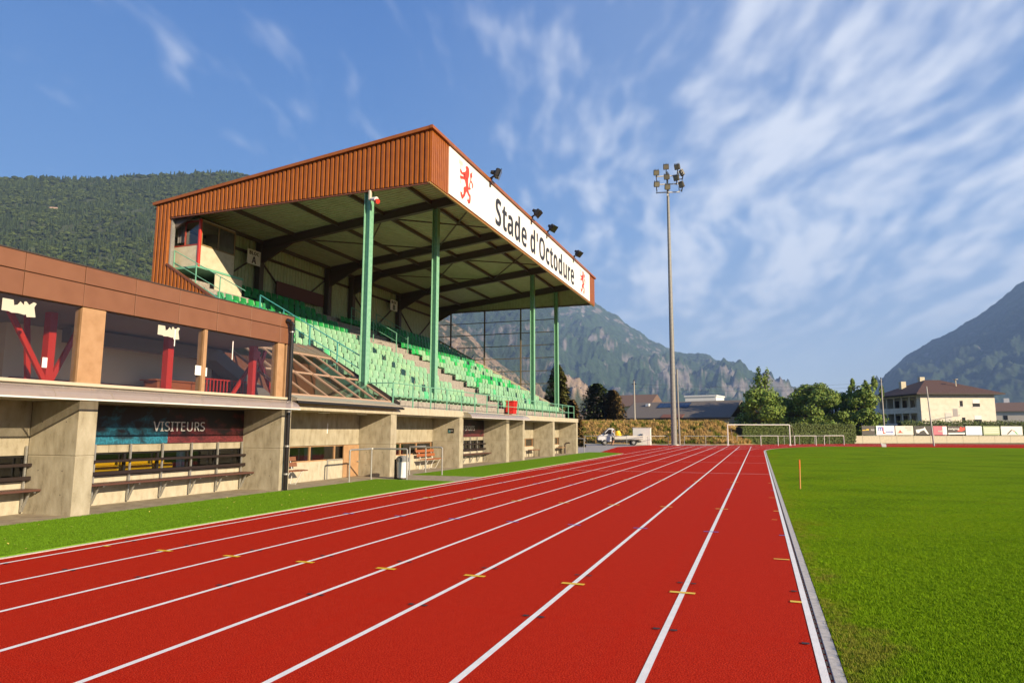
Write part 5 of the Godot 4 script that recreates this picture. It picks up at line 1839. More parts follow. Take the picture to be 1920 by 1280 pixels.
		var word := func(txt: String, x: float, y: float, ww: float, hh: float, m: Material):
			lettering_z(bd, "lettering", txt, m, Transform3D(bas, f + ax * x * w * 0.5 + Vector3(0, y * 0.67, 0) + side * 0.01), ww, hh)
		var blue := mat(lin(0.03, 0.09, 0.42), 0.5)
		match boards.find(q):
			0:
				shape.call([[-0.9, -0.05], [0.1, 0.05], [0.0, 0.3], [-0.3, 0.25], [-0.35, 0.08], [-0.9, 0.1]], M.yellow)
				word.call("nuo", 0.62, 0.1, 0.55, 0.25, M.grey_ink)
			1:
				word.call("m", -0.52, 0.32, 0.75, 0.62, blue)
				word.call("L", -0.16, 0.02, 0.42, 1.0, M.red_ink)
				word.call("sanja", 0.42, -0.32, 1.3, 0.42, blue)
			2:
				shape.call([[-0.85, -0.55], [-0.1, -0.55], [-0.35, -0.3], [-0.48, 0.2], [-0.6, -0.3]], M.red_ink)
				word.call("SUCHET", 0.48, 0.6, 1.3, 0.3, M.grey_ink)
				word.call("SCHI", 0.55, 0.1, 0.8, 0.25, M.grey_ink)
			3: shape.call([[-0.75, -0.5], [-0.8, 0.2], [-0.3, 0.3], [0.1, 0.5], [0.2, 0.85], [0.3, 0.3], [0.62, -0.8], [0.4, -0.75], [0.1, 0.1], [-0.3, -0.2], [-0.5, -0.6]], M.white_metal)
			4:
				shape.call([[0.35, -0.9], [0.98, -0.9], [0.98, 0.9], [0.35, 0.9]], M.white_metal)
				word.call("medic", 0.1, -0.1, 1.0, 0.3, M.grey_ink)
			5:
				word.call("swiging", -0.3, 0.35, 2.0, 0.35, M.white_metal)
				shape.call([[0.1, -0.1], [0.35, 0.4], [0.5, 0.9], [0.7, 0.6], [0.95, 0.8], [0.95, 0.1], [0.5, -0.2]], M.red_ink)
				shape.call([[-0.95, -0.5], [0.95, -0.45], [0.95, -0.8], [-0.95, -0.85]], M.white_metal)
			7:
				for k in 3: shape.call([[-0.9, -0.5 + 0.45 * k], [0.9, -0.45 + 0.45 * k], [0.9, -0.32 + 0.45 * k], [-0.9, -0.37 + 0.45 * k]], M.white_metal)
			8:
				shape.call([[-0.5, -0.8], [-0.35, -0.8], [0.02, 0.1], [-0.05, 0.25]], M.ink)
				shape.call([[-0.02, 0.28], [0.05, 0.12], [0.2, -0.2], [0.28, -0.1]], M.red_ink)
				shape.call([[0.22, -0.2], [0.3, -0.12], [0.55, -0.8], [0.4, -0.8]], mat(lin(0.05, 0.30, 0.12), 0.5))
	# light post with a side arm in front of the boards
	t = thing("lamp_post", "slim grey post with a slanting side arm in front of the boards", "post", Vector3(19.3, 0, -92.3))
	b = MB.new()
	b.cyl(Vector3(19.3, 0, -92.3), Vector3(19.0, 7.0, -92.3), 0.10, 0.06, 10)
	part(t, "pole", b, M.galv)
	b = MB.new()
	b.cyl(Vector3(19.15, 3.0, -92.3), Vector3(22.4, 3.6, -93.2), 0.05, 0.04, 8)
	part(t, "arm", b, M.galv)
	b = MB.new()
	b.cbox(Vector3(21.9, 3.9, -93.0), Vector3(0.5, 0.9, 0.06), 0.01)
	part(t, "board", b, M.grey_ink)
	# utility poles and wires
	for q in [[Vector3(-17.9, 2.3, -105.1), 9.4, "thin wooden utility pole on the grassy bank"], [Vector3(19.1, 0, -123.8), 10.2, "tall utility pole beside the leafy trees"]]:
		var p: Vector3 = q[0]
		t = thing("utility_pole", q[2], "pole", p)
		b = MB.new()
		b.cyl(p, Vector3(p.x, q[1], p.z), 0.13, 0.09, 10)
		part(t, "pole", b, mat(lin(0.34, 0.32, 0.28), 0.8))
		b = MB.new()
		b.cyl(Vector3(p.x - 0.35, q[1] - 0.5, p.z), Vector3(p.x + 0.35, q[1] - 0.5, p.z), 0.05, 0.05, 8)
		b.cyl(Vector3(p.x, q[1] - 0.05, p.z), Vector3(p.x, q[1] + 0.2, p.z), 0.12, 0.06, 8)
		part(t, "insulator", b, M.black)
	for q in [[8.9, "upper thin wire strung between the utility poles"], [8.3, "lower thin wire strung between the utility poles"]]:
		t = thing("overhead_wire", q[1], "wire", Vector3(0, q[0], -114))
		b = MB.new()
		var pts := []
		for k in 17:
			var u := k / 16.0
			pts.append(Vector3(lerpf(-17.9, 19.1, u), lerpf(q[0], q[0] + 0.75, u) - 0.7 * sin(PI * u), lerpf(-105.1, -123.8, u)))
		b.tube(pts, 0.012, 5)
		part(t, "wire", b, M.black)
	# small block on the track edge
	t = thing("marker_block", "small white marker block at the far edge of the lawn", "marker", Vector3(12.9, 0, -84.4))
	b = MB.new()
	b.slab([Vector3(12.7, 0, -84.4), Vector3(13.1, 0, -84.4), Vector3(13.1, 0.32, -84.4), Vector3(12.6, 0.42, -84.4), Vector3(12.6, 0.3, -84.4)], Vector3(0, 0, -0.3))
	part(t, "block", b, M.white_metal)
	# grassy bank
	var nb := noise(140, 0.25, 4)
	var nc := noise(141, 0.5, 4)
	var hf := func(x: float, z: float) -> float:
		var s := smoothstep(-86.5, -97.0, z) * (1.0 - smoothstep(-6.0, 0.5, x + (z + 97.0) * 0.15))
		return s * (2.75 + 0.25 * nb.get_noise_2d(x * 0.6, z)) + s * 0.22 * nc.get_noise_2d(x * 2.0, z * 2.0) - 0.05
	var col := func(x: float, z: float) -> Color:
		var f := smoothstep(0.02, 0.34, nb.get_noise_2d(x * 1.6 + 40.0, z * 2.2) + 0.5 * nc.get_noise_2d(x * 2.5, z * 2.5))
		return Color(0.40, 0.265, 0.10).lerp(Color(0.10, 0.125, 0.015), f) * (1.0 + 0.3 * nc.get_noise_2d(x * 3.0, z * 3.0))
	var xs := []
	for k in 150: xs.append(-46.0 + k * 0.335)
	var zs := []
	for k in 50: zs.append(-84.5 - k * 0.8)
	b = MB.new()
	grid(b, xs, zs, hf, col)
	var bm := mat(Color.WHITE, 0.95)
	bm.vertex_color_use_as_albedo = true
	setting("bank", b, bm, "grassy earth bank with dry yellow and green patches", "bank")
	var tb := MB.new()
	for k in 9:
		var an := TAU * k / 9.0
		var di := Vector3(cos(an), 0, sin(an))
		tb.tri(di.rotated(Vector3.UP, 1.5) * 0.05, di.rotated(Vector3.UP, -1.5) * 0.05, di * (0.12 + 0.05 * (k % 3)) + Vector3(0, 0.30 + 0.05 * (k % 4), 0))
	var xf := []
	var cc := []
	for k in 9000:
		var x := rng.randf_range(-34.0, 0.0)
		var z := rng.randf_range(-100.0, -86.5)
		var h: float = hf.call(x, z)
		if h < 0.1: continue
		xf.append(Transform3D(Basis(Vector3.UP, rng.randf() * TAU).scaled(Vector3.ONE * rng.randf_range(0.6, 1.5)), Vector3(x, h - 0.02, z)))
		cc.append((col.call(x, z) as Color) * rng.randf_range(0.8, 1.4))
	tag(scatter("bank_grass", tb.mesh(), M.blade, xf, cc), "dry tufts of grass on the bank", "grass")

# ------------------------------------------------------------------ truck and worker
func make_truck():
	var t := thing("flatbed_truck", "white flatbed truck parked in front of the grassy bank", "truck", Vector3(-15.7, 0, -81.2), "", 0.30, true)   # front towards -x
	var white := mat(lin(0.56, 0.57, 0.60), 0.3)
	var b := MB.new()
	var hw := 0.92
	# cab as a side outline
	var out := [Vector3(-2.62, 0.42, hw), Vector3(-1.05, 0.42, hw), Vector3(-1.05, 1.0, hw), Vector3(-0.75, 1.0, hw), Vector3(-0.72, 1.92, hw), Vector3(-0.95, 2.02, hw), Vector3(-1.35, 2.0, hw), Vector3(-2.02, 1.30, hw), Vector3(-2.55, 1.10, hw), Vector3(-2.66, 0.80, hw)]
	b.slab(out, Vector3(0, 0, -2 * hw))
	var cab := part(t, "cab", b, white)
	for s in [1.0, -1.0]:
		b = MB.new()
		b.slab([Vector3(-1.90, 1.30, s * (hw + 0.004)), Vector3(-1.02, 1.32, s * (hw + 0.004)), Vector3(-1.02, 1.85, s * (hw + 0.004)), Vector3(-1.38, 1.86, s * (hw + 0.004))], Vector3(0, 0, s * 0.006))
		part(cab, "side_window", b, M.black_gloss)
		b = MB.new()
		b.cbox(Vector3(-1.85, 1.35, s * (hw + 0.12)), Vector3(0.1, 0.24, 0.16), 0.02)
		part(cab, "mirror", b, M.black)
		b = MB.new()
		b.slab([Vector3(-2.60, 0.82, s * (hw + 0.003)), Vector3(-2.3, 0.9, s * (hw + 0.003)), Vector3(-2.42, 1.02, s * (hw + 0.003)), Vector3(-2.58, 1.0, s * (hw + 0.003))], Vector3(0, 0, s * 0.01))
		part(cab, "headlight", b, M.grey_ink)
	b = MB.new()
	b.slab([Vector3(-2.02, 1.33, 0.8), Vector3(-1.40, 1.96, 0.74), Vector3(-1.40, 1.96, -0.74), Vector3(-2.02, 1.33, -0.8)], Vector3(-0.012, 0.012, 0))
	part(cab, "windscreen", b, M.black_gloss)
	b = MB.new()
	b.cbox(Vector3(-2.42, 0.52, 0), Vector3(0.55, 0.30, 2 * hw + 0.02), 0.05)
	b.bx(-2.2, 2.5, 0.36, 0.52, 0.5, -0.5)
	b.bx(-1.3, 1.0, 0.36, 0.62, hw - 0.02, hw - 0.12)
	part(t, "chassis", b, M.black)
	b = MB.new()
	b.bx(-0.68, 2.62, 0.66, 0.74, 0.98, -0.98)
	var bed := part(t, "flatbed", b, M.galv)
	for s in [1.0, -1.0]:
		b = MB.new()
		b.cbox(Vector3(0.97, 0.92, s * 0.98), Vector3(3.3, 0.36, 0.03), 0.008)
		part(bed, "side_board", b, mat(lin(0.48, 0.48, 0.46), 0.4))
	b = MB.new()
	b.cbox(Vector3(2.62, 1.05, 0), Vector3(0.04, 0.62, 1.96), 0.008)
	part(bed, "tailboard", b, M.galv)
	b = MB.new()
	for z in [-0.9, -0.3, 0.3, 0.9]: b.bx(-0.66, -0.62, 0.74, 1.8, z + 0.02, z - 0.02)
	b.bx(-0.66, -0.62, 1.75, 1.8, 0.92, -0.92)
	part(bed, "headboard", b, M.galv)
	for p in [[-1.85, 0.82], [-1.85, -0.82], [1.55, 0.82], [1.55, -0.82]]:
		b = MB.new()
		b.cyl(Vector3(p[0], 0.33, p[1] + 0.11), Vector3(p[0], 0.33, p[1] - 0.11), 0.33, 0.33, 20)
		var w := part(t, "wheel", b, mat(lin(0.012, 0.012, 0.012), 0.8))
		b = MB.new()
		var o := 0.115 * signf(p[1])
		b.cyl(Vector3(p[0], 0.33, p[1]), Vector3(p[0], 0.33, p[1] + o), 0.19, 0.17, 14)
		part(w, "rim", b, M.galv)
	# load on the bed
	t = thing("yellow_tank", "yellow tank strapped behind the truck cab", "tank", Vector3(-15.85, 0.74, -81.15))
	b = MB.new()
	var c := Vector3(-15.85, 0.74, -81.15)
	b.cyl(c, c + Vector3(0, 0.55, 0), 0.36, 0.38, 16)
	b.cyl(c + Vector3(0, 0.55, 0), c + Vector3(-0.08, 0.95, 0), 0.38, 0.24, 16)
	part(t, "body", b, M.yellow)
	b = MB.new()
	b.cyl(c + Vector3(-0.08, 0.95, 0), c + Vector3(-0.1, 1.12, 0), 0.1, 0.08, 12)
	part(t, "cap", b, M.black)
	t = thing("toolbox", "black toolbox lying on the truck bed", "box", Vector3(-14.9, 0.74, -81.35))
	b = MB.new()
	b.cbox(Vector3(-14.9, 0.98, -81.35), Vector3(0.5, 0.45, 0.5), 0.03)
	part(t, "case", b, M.black)
	b = MB.new()
	b.tube([Vector3(-15.05, 1.2, -81.35), Vector3(-15.0, 1.28, -81.35), Vector3(-14.8, 1.28, -81.35), Vector3(-14.75, 1.2, -81.35)], 0.015, 6)
	part(t, "handle", b, M.black)
	# white cabinet behind the truck
	t = thing("white_panel_box", "tall white equipment cabinet behind the truck tail", "cabinet", Vector3(-13.5, 0, -83.0))
	b = MB.new()
	b.cbox(Vector3(-13.3, 1.02, -83.0), Vector3(2.1, 2.04, 0.8), 0.02)
	part(t, "case", b, M.white_metal)
	b = MB.new()
	b.cbox(Vector3(-13.3, 2.06, -83.0), Vector3(2.2, 0.05, 0.9), 0.01)
	part(t, "top", b, M.white_metal)
	make_person(Vector3(-16.2, 0.0, -79.6))

func make_person(at: Vector3):
	# a worker seen from the side, leaning a little to the truck: capsules joined by a smooth minimum
	var J := {hip = Vector3(0, 0.93, 0), chest = Vector3(0.04, 1.32, -0.02), neck = Vector3(0.07, 1.50, -0.03), head = Vector3(0.10, 1.63, -0.04),
		sl = Vector3(0.05, 1.42, 0.19), el = Vector3(0.16, 1.16, 0.24), wl = Vector3(0.36, 1.06, 0.16), sr = Vector3(0.05, 1.42, -0.19), er = Vector3(0.2, 1.18, -0.26), wr = Vector3(0.40, 1.14, -0.22),
		hl = Vector3(0, 0.90, 0.10), kl = Vector3(0.06, 0.50, 0.12), al = Vector3(-0.05, 0.09, 0.12), hr = Vector3(0, 0.90, -0.10), kr = Vector3(-0.04, 0.50, -0.12), ar = Vector3(-0.20, 0.10, -0.12)}
	var bones := [[J.hip, J.chest, 0.15, 0.165], [J.chest, J.neck, 0.14, 0.065], [J.neck, J.head, 0.06, 0.085], [J.head, J.head + Vector3(0.015, 0.06, 0), 0.10, 0.095], [J.head + Vector3(0.09, 0.0, 0), J.head + Vector3(0.115, -0.02, 0), 0.022, 0.018],
		[J.sl, J.el, 0.062, 0.05], [J.el, J.wl, 0.047, 0.032], [J.sr, J.er, 0.062, 0.05], [J.er, J.wr, 0.047, 0.032], [J.chest, J.sl, 0.12, 0.07], [J.chest, J.sr, 0.12, 0.07],
		[J.hl, J.kl, 0.10, 0.068], [J.kl, J.al, 0.065, 0.042], [J.hr, J.kr, 0.10, 0.068], [J.kr, J.ar, 0.065, 0.042], [J.al + Vector3(-0.03, -0.04, 0), J.al + Vector3(0.16, -0.055, 0), 0.045, 0.038], [J.ar + Vector3(-0.03, -0.04, 0), J.ar + Vector3(0.16, -0.06, 0), 0.045, 0.038]]
	for s in [[J.el, J.wl], [J.er, J.wr]]:
		var d: Vector3 = (s[1] - s[0]).normalized()
		var si := d.cross(Vector3.UP).normalized()
		bones.append([s[1], s[1] + d * 0.08, 0.036, 0.034])
		for k in 4: bones.append([s[1] + d * 0.08 + si * (k - 1.5) * 0.022, s[1] + d * (0.155 + 0.01 * (k % 2)) + si * (k - 1.5) * 0.024 - Vector3(0, 0.02, 0), 0.011, 0.009])
		bones.append([s[1] + d * 0.03 + Vector3(0, 0.02, 0), s[1] + d * 0.09 + Vector3(0, 0.06, 0), 0.012, 0.010])
	var h := 0.024
	var lo := Vector3(-0.36, -0.02, -0.42)
	var n := Vector3i(44, 76, 36)
	var val := PackedFloat32Array()
	val.resize(n.x * n.y * n.z)
	val.fill(1.0)
	for q in bones:
		var a: Vector3 = q[0]
		var d: Vector3 = q[1] - a
		var l2 := maxf(d.length_squared(), 1e-6)
		var rad := maxf(q[2], q[3]) + 0.12
		var mn := (a.min(q[1]) - Vector3.ONE * rad - lo) / h
		var mx := (a.max(q[1]) + Vector3.ONE * rad - lo) / h
		for z in range(maxi(0, int(mn.z)), mini(n.z, int(mx.z) + 1)):
			for y in range(maxi(0, int(mn.y)), mini(n.y, int(mx.y) + 1)):
				for x in range(maxi(0, int(mn.x)), mini(n.x, int(mx.x) + 1)):
					var p := lo + Vector3(x, y, z) * h
					var u := clampf((p - a).dot(d) / l2, 0, 1)
					var f: float = (p - a - d * u).length() - lerpf(q[2], q[3], u)
					var i := (z * n.y + y) * n.x + x
					var e := val[i]
					var k := 0.03
					var m := maxf(k - absf(e - f), 0.0) / k
					val[i] = minf(e, f) - m * m * k * 0.25
	var vid := {}
	var vs := []
	for z in n.z - 1:
		for y in n.y - 1:
			for x in n.x - 1:
				var sum := Vector3.ZERO
				var cnt := 0
				var base := (z * n.y + y) * n.x + x
				var cv := []
				for c in 8: cv.append(val[base + (c & 1) + ((c >> 1) & 1) * n.x + (c >> 2) * n.x * n.y])
				for e in [[0, 1], [2, 3], [4, 5], [6, 7], [0, 2], [1, 3], [4, 6], [5, 7], [0, 4], [1, 5], [2, 6], [3, 7]]:
					var fa: float = cv[e[0]]
					var fb: float = cv[e[1]]
					if (fa < 0) == (fb < 0): continue
					var u := fa / (fa - fb)
					var pa := Vector3(e[0] & 1, (e[0] >> 1) & 1, e[0] >> 2)
					var pb := Vector3(e[1] & 1, (e[1] >> 1) & 1, e[1] >> 2)
					sum += pa.lerp(pb, u)
					cnt += 1
				if cnt:
					vid[base] = vs.size()
					vs.append(lo + (Vector3(x, y, z) + sum / cnt) * h)
	var b := MB.new()
	b.use_c = true
	var tint := func(p: Vector3) -> Color:
		if p.y < 0.075: return Color(0.03, 0.025, 0.02)
		if p.y > 1.66 or (p.y > 1.58 and p.x < 0.06): return Color(0.035, 0.02, 0.012)
		if p.y < 0.56: return Color(0.45, 0.22, 0.13)
		if p.y < 0.98 and p.x < 0.24: return Color(0.05, 0.045, 0.045)
		if p.y > 1.50 or p.x > 0.22: return Color(0.45, 0.22, 0.13)
		return Color(0.45, 0.44, 0.44)
	for z in range(1, n.z - 1):
		for y in range(1, n.y - 1):
			for x in range(1, n.x - 1):
				var i := (z * n.y + y) * n.x + x
				for ax in 3:
					var o: int = [1, n.x, n.x * n.y][ax]
					if (val[i] < 0) == (val[i + o] < 0): continue
					var u: int = [n.x, n.x * n.y, 1][ax]
					var w: int = [n.x * n.y, 1, n.x][ax]
					var q := [i, i - u, i - u - w, i - w]
					var ok := true
					for k in q: ok = ok and vid.has(k)
					if not ok: continue
					var p := []
					for k in q: p.append(vs[vid[k]])
					b.col = tint.call((p[0] + p[2]) * 0.5)
					if val[i] < 0: b.quad(p[0], p[1], p[2], p[3])
					else: b.quad(p[3], p[2], p[1], p[0])
	var t := thing("person", "worker in grey shirt and dark shorts reaching into the parked truck", "person", at, "", 0.5, true)
	var m := mat(Color.WHITE, 0.8)
	m.vertex_color_use_as_albedo = true
	part(t, "body", b, m)

# ------------------------------------------------------------------ houses
func hip_roof(b: MB, x0: float, x1: float, z0: float, z1: float, y0: float, y1: float, inset: float):
	var zm := (z0 + z1) / 2
	var A := Vector3(x0, y0, z0)
	var B := Vector3(x1, y0, z0)
	var Cc := Vector3(x1, y0, z1)
	var D := Vector3(x0, y0, z1)
	var R0 := Vector3(x0 + inset, y1, zm)
	var R1 := Vector3(x1 - inset, y1, zm)
	b.quad(A, B, R1, R0)
	b.quad(Cc, D, R0, R1)
	b.tri(B, Cc, R1)
	b.tri(D, A, R0)
	b.quad(A, D, Cc, B)

func tiled_roof(parent: Node, b: MB, m: Material) -> MeshInstance3D:
	return part(parent, "roof", b, m)

func make_house():
	var roof_m := tri_mat(ramp_tex(160, 512, 0.05, 4, [Color(0.055, 0.028, 0.020), Color(0.085, 0.042, 0.030), Color(0.12, 0.06, 0.045)], 0.2, 0.4, 1.6), 3.0, 0.85, M.rough_h, 3.0)
	var wall_m := tri_mat(ramp_tex(161, 512, 0.012, 5, [Color(0.58, 0.53, 0.42), Color(0.66, 0.61, 0.50), Color(0.70, 0.66, 0.55)], 0.1, 0.2, 1.4), 6.0, 0.9)
	# cream house with hip roof; local: x along its gable front, z to the back
	var t := thing("house", "two-storey cream house with a brown hip roof and balconies", "house", Vector3(32.8, 0, -137.6), "", 0.35, true)
	var b := MB.new()
	b.bx(-6.4, 6.6, 0, 8.05, 0, -1.2)
	b.bx(-3.6, 6.6, 0, 8.05, -1.2, -13.5)
	b.bx(-6.4, -3.6, 0, 8.05, -13.1, -13.5)
	part(t, "wall", b, wall_m)
	# loggias recessed into the flank
	for y in [2.1, 4.9, 7.8]:
		b = MB.new()
		b.bx(-6.38, -3.6, y, y + 0.22, -1.2, -13.1)
		if y < 7: b.bx(-6.4, -6.25, y, y + 1.0, -1.2, -13.1)
		part(t, "balcony", b, wall_m)
	for k in 4:
		b = MB.new()
		b.bx(-6.36, -6.16, 0.0, 8.0, -3.4 - k * 2.45, -3.6 - k * 2.45)
		part(t, "balcony_pillar", b, wall_m)
	for y in [3.4, 6.2]:
		for k in 5:
			b = MB.new()
			b.bx(-3.62, -3.66, y - 1.0, y + 1.2, -1.6 - k * 2.45, -3.2 - k * 2.45)
			part(t, "balcony_window", b, M.black_gloss)
	for w in [[3.3, 6.6, 1.3, 1.3], [3.4, 3.8, 1.3, 1.3], [0.7, 6.5, 0.55, 1.0], [0.9, 3.6, 0.6, 1.0]]:
		b = MB.new()
		b.bx(w[0] - w[2] / 2, w[0] + w[2] / 2, w[1] - w[3] / 2, w[1] + w[3] / 2, 0.004, -0.02)
		var wn := part(t, "window", b, M.black_gloss)
		b = MB.new()
		b.bx(w[0] - w[2] / 2 - 0.08, w[0] + w[2] / 2 + 0.08, w[1] - w[3] / 2 - 0.1, w[1] - w[3] / 2, 0.09, -0.02)
		part(wn, "sill", b, M.white_metal)
		if w[2] > 1:
			b = MB.new()
			b.bx(w[0] - w[2] / 2 + 0.02, w[0] + w[2] / 2 - 0.02, w[1] - 0.05, w[1] + w[3] / 2, 0.03, 0.006)
			part(wn, "roller_blind", b, M.white_metal)
	b = MB.new()
	b.bx(-2.3, -1.2, 3.2, 4.9, 0.004, 0.05)
	part(t, "shutter", b, M.grey_ink)
	b = MB.new()
	hip_roof(b, -7.6, 7.8, 1.1, -14.6, 8.25, 11.1, 6.4)
	var rf := part(t, "roof", b, roof_m)
	b = MB.new()
	b.bx(-7.6, 7.8, 8.06, 8.24, 1.1, -14.6)
	part(rf, "eaves", b, mat(lin(0.05, 0.035, 0.03), 0.7))
	for c in [[-4.4, -8.5, 9.2, 10.9], [-0.5, -9.0, 10.4, 11.8]]:
		b = MB.new()
		b.bx(c[0] - 0.45, c[0] + 0.45, c[2], c[3], c[1] + 0.4, c[1] - 0.4)
		part(rf, "chimney", b, M.cream)
	b = MB.new()
	b.cyl(Vector3(2.0, 9.6, -3.0), Vector3(2.0, 10.9, -3.0), 0.1, 0.1, 8)
	b.cyl(Vector3(2.0, 10.9, -3.0), Vector3(2.0, 11.0, -3.0), 0.45, 0.35, 10)
	part(rf, "vent", b, M.cream)
	# long low house with solar panels
	var grey := tri_mat(ramp_tex(162, 512, 0.05, 4, [Color(0.11, 0.095, 0.08), Color(0.15, 0.13, 0.11), Color(0.18, 0.155, 0.135)], 0.2, 0.4, 1.5), 3.0, 0.85, M.rough_h, 3.0)
	t = thing("long_house", "long low house with grey-brown roof and solar panels", "house", Vector3(-14.0, 1.5, -129.0), "", -0.345, true)
	b = MB.new()
	b.bx(-9.8, 10.2, 0, 2.7, 1.6, -7.0)
	part(t, "wall", b, M.cream)
	b = MB.new()
	b.slab([Vector3(-10.8, 2.45, 2.7), Vector3(-10.8, 2.6, 2.7), Vector3(-10.8, 5.7, -2.8), Vector3(-10.8, 2.6, -8.3), Vector3(-10.8, 2.45, -8.3), Vector3(-10.8, 5.45, -2.8)], Vector3(21.9, 0, 0))
	rf = part(t, "roof", b, grey)
	b = MB.new()
	b.slab([Vector3(-10.85, 2.38, 2.78), Vector3(-10.85, 2.52, 2.78), Vector3(-10.85, 5.62, -2.8), Vector3(-10.85, 5.48, -2.8)], Vector3(-0.1, 0, 0))
	b.bx(-10.8, 11.1, 2.32, 2.46, 2.72, 2.84)
	part(rf, "gutter", b, M.black)
	var sl := (5.7 - 2.6) / 5.5
	for k in 6:
		b = MB.new()
		var x := -4.6 + k * 1.08
		var P := func(xx: float, z: float) -> Vector3: return Vector3(xx, 2.6 + (2.7 - z) * sl + 0.06, z)
		b.slab([P.call(x, -0.6), P.call(x + 1.02, -0.6), P.call(x + 1.02, -2.2), P.call(x, -2.2)], Vector3(0, 0.05, 0.02))
		part(rf, "solar_panel", b, mat(lin(0.03, 0.05, 0.09), 0.12))
	b = MB.new()
	b.bx(-7.3, -6.6, 4.9, 5.4, -1.2, -1.8)
	part(rf, "roof_window", b, M.white_metal)
	b = MB.new()
	b.bx(-1.6, 1.9, 0.0, 2.35, 1.62, 1.7)
	part(t, "entrance", b, M.black)
	b = MB.new()
	b.slab([Vector3(-2.1, 2.5, 2.9), Vector3(2.2, 2.5, 2.9), Vector3(2.2, 3.1, 1.7), Vector3(-2.1, 3.1, 1.7)], Vector3(0, 0.12, 0))
	part(t, "porch_roof", b, M.wood_old)
	for x in [-8.6, -6.4, -4.2, 4.2, 7.6]:
		b = MB.new()
		b.bx(x - 0.5, x + 0.5, 0.9, 2.0, 1.605, 1.63)
		part(t, "window", b, M.black_gloss)
	b = MB.new()
	for k in 34: b.bx(-10.5 + k * 0.64, -10.38 + k * 0.64, 2.28, 2.44, 1.6, 2.65)
	part(t, "rafter_ends", b, M.wood_red)
	# houses peeking out behind
	for q in [[Vector3(-28.5, 0, -170.0), Vector3(10, 7.6, 10), "cream house gable behind the conifers and long house", lin(0.55, 0.47, 0.30)], [Vector3(-13.0, 0, -185.0), Vector3(8, 10.4, 8), "white flat-roofed block behind the long house roof", lin(0.66, 0.66, 0.64)], [Vector3(84.0, 0, -262.0), Vector3(24, 8.0, 14), "distant house with dark roof beyond the cream house", lin(0.50, 0.46, 0.40)]]:
		var p: Vector3 = q[0]
		var s: Vector3 = q[1]
		t = thing("far_house", q[2], "house", p, "", -0.2, true)
		b = MB.new()
		b.box(Vector3(0, s.y / 2, 0), s)
		part(t, "wall", b, mat(q[3], 0.9))
		b = MB.new()
		if s.x != 8:
			b.slab([Vector3(-s.x / 2 - 0.5, s.y, s.z / 2 + 0.8), Vector3(-s.x / 2 - 0.5, s.y, -s.z / 2 - 0.8), Vector3(-s.x / 2 - 0.5, s.y + 3.0, 0)], Vector3(s.x + 1, 0, 0))
			part(t, "roof", b, mat(lin(0.14, 0.09, 0.07), 0.9))
		else:
			b.box(Vector3(0, s.y + 0.2, 0), Vector3(s.x + 0.4, 0.4, s.z + 0.4))
			part(t, "roof", b, M.white_metal)
		for k in 4:
			for r in 2:
				b = MB.new()
				b.box(Vector3(-s.x * 0.36 + k * s.x * 0.24, s.y * (0.35 + 0.4 * r), s.z / 2 + 0.02), Vector3(1.1, 1.4, 0.06))
				part(t, "window", b, M.black_gloss)
	b = MB.new()
	for k in 3: b.bx(-8 + k * 6.0, -6.5 + k * 6.0, 9, 12.5, -2, -4)
	part(t, "chimney", b, M.white_metal)

# ------------------------------------------------------------------ trees
func leaf_cloud(r: RandomNumberGenerator, lobes: Array, n: int, size: float, base: Color) -> MB:
	var b := MB.new()
	b.use_c = true
	for k in n:
		var l: Array = lobes[r.randi() % lobes.size()]
		var d := Vector3(r.randfn(), r.randfn(), r.randfn()).normalized()
		var rad := pow(r.randf(), 0.45)
		var p: Vector3 = l[0] + d * l[1] * rad
		var nn := (d + Vector3(r.randfn(), r.randfn(), r.randfn()) * 0.5 + Vector3(0, 0.35, 0)).normalized()
		var u := nn.cross(Vector3(r.randfn(), r.randfn(), r.randfn())).normalized()
		var w := nn.cross(u)
		var s := size * r.randf_range(0.6, 1.35)
		var g := r.randf_range(0.7, 1.3)
		b.col = Color(base.r * g * r.randf_range(0.85, 1.2), base.g * g, base.b * g)
		b.vert(p - u * s, nn)
		b.vert(p + w * s * 0.55, nn)
		b.vert(p + u * s, nn)
		b.vert(p - u * s, nn)
		b.vert(p + u * s, nn)
		b.vert(p - w * s * 0.55, nn)
	return b

func trunk(b: MB, r: RandomNumberGenerator, h: float, rad: float, lobes: Array):
	b.cyl(Vector3.ZERO, Vector3(0.1, h, 0), rad, rad * 0.55, 10)
	for l in lobes:
		var q: Vector3 = l[0]
		var st := Vector3(0.1 * r.randf(), h * r.randf_range(0.55, 1.0), 0)
		var md := st.lerp(q, 0.5) + Vector3(0, 0.25, 0)
		b.cyl(st, md, rad * 0.42, rad * 0.25, 6, false)
		b.cyl(md, q, rad * 0.25, rad * 0.08, 6, false)

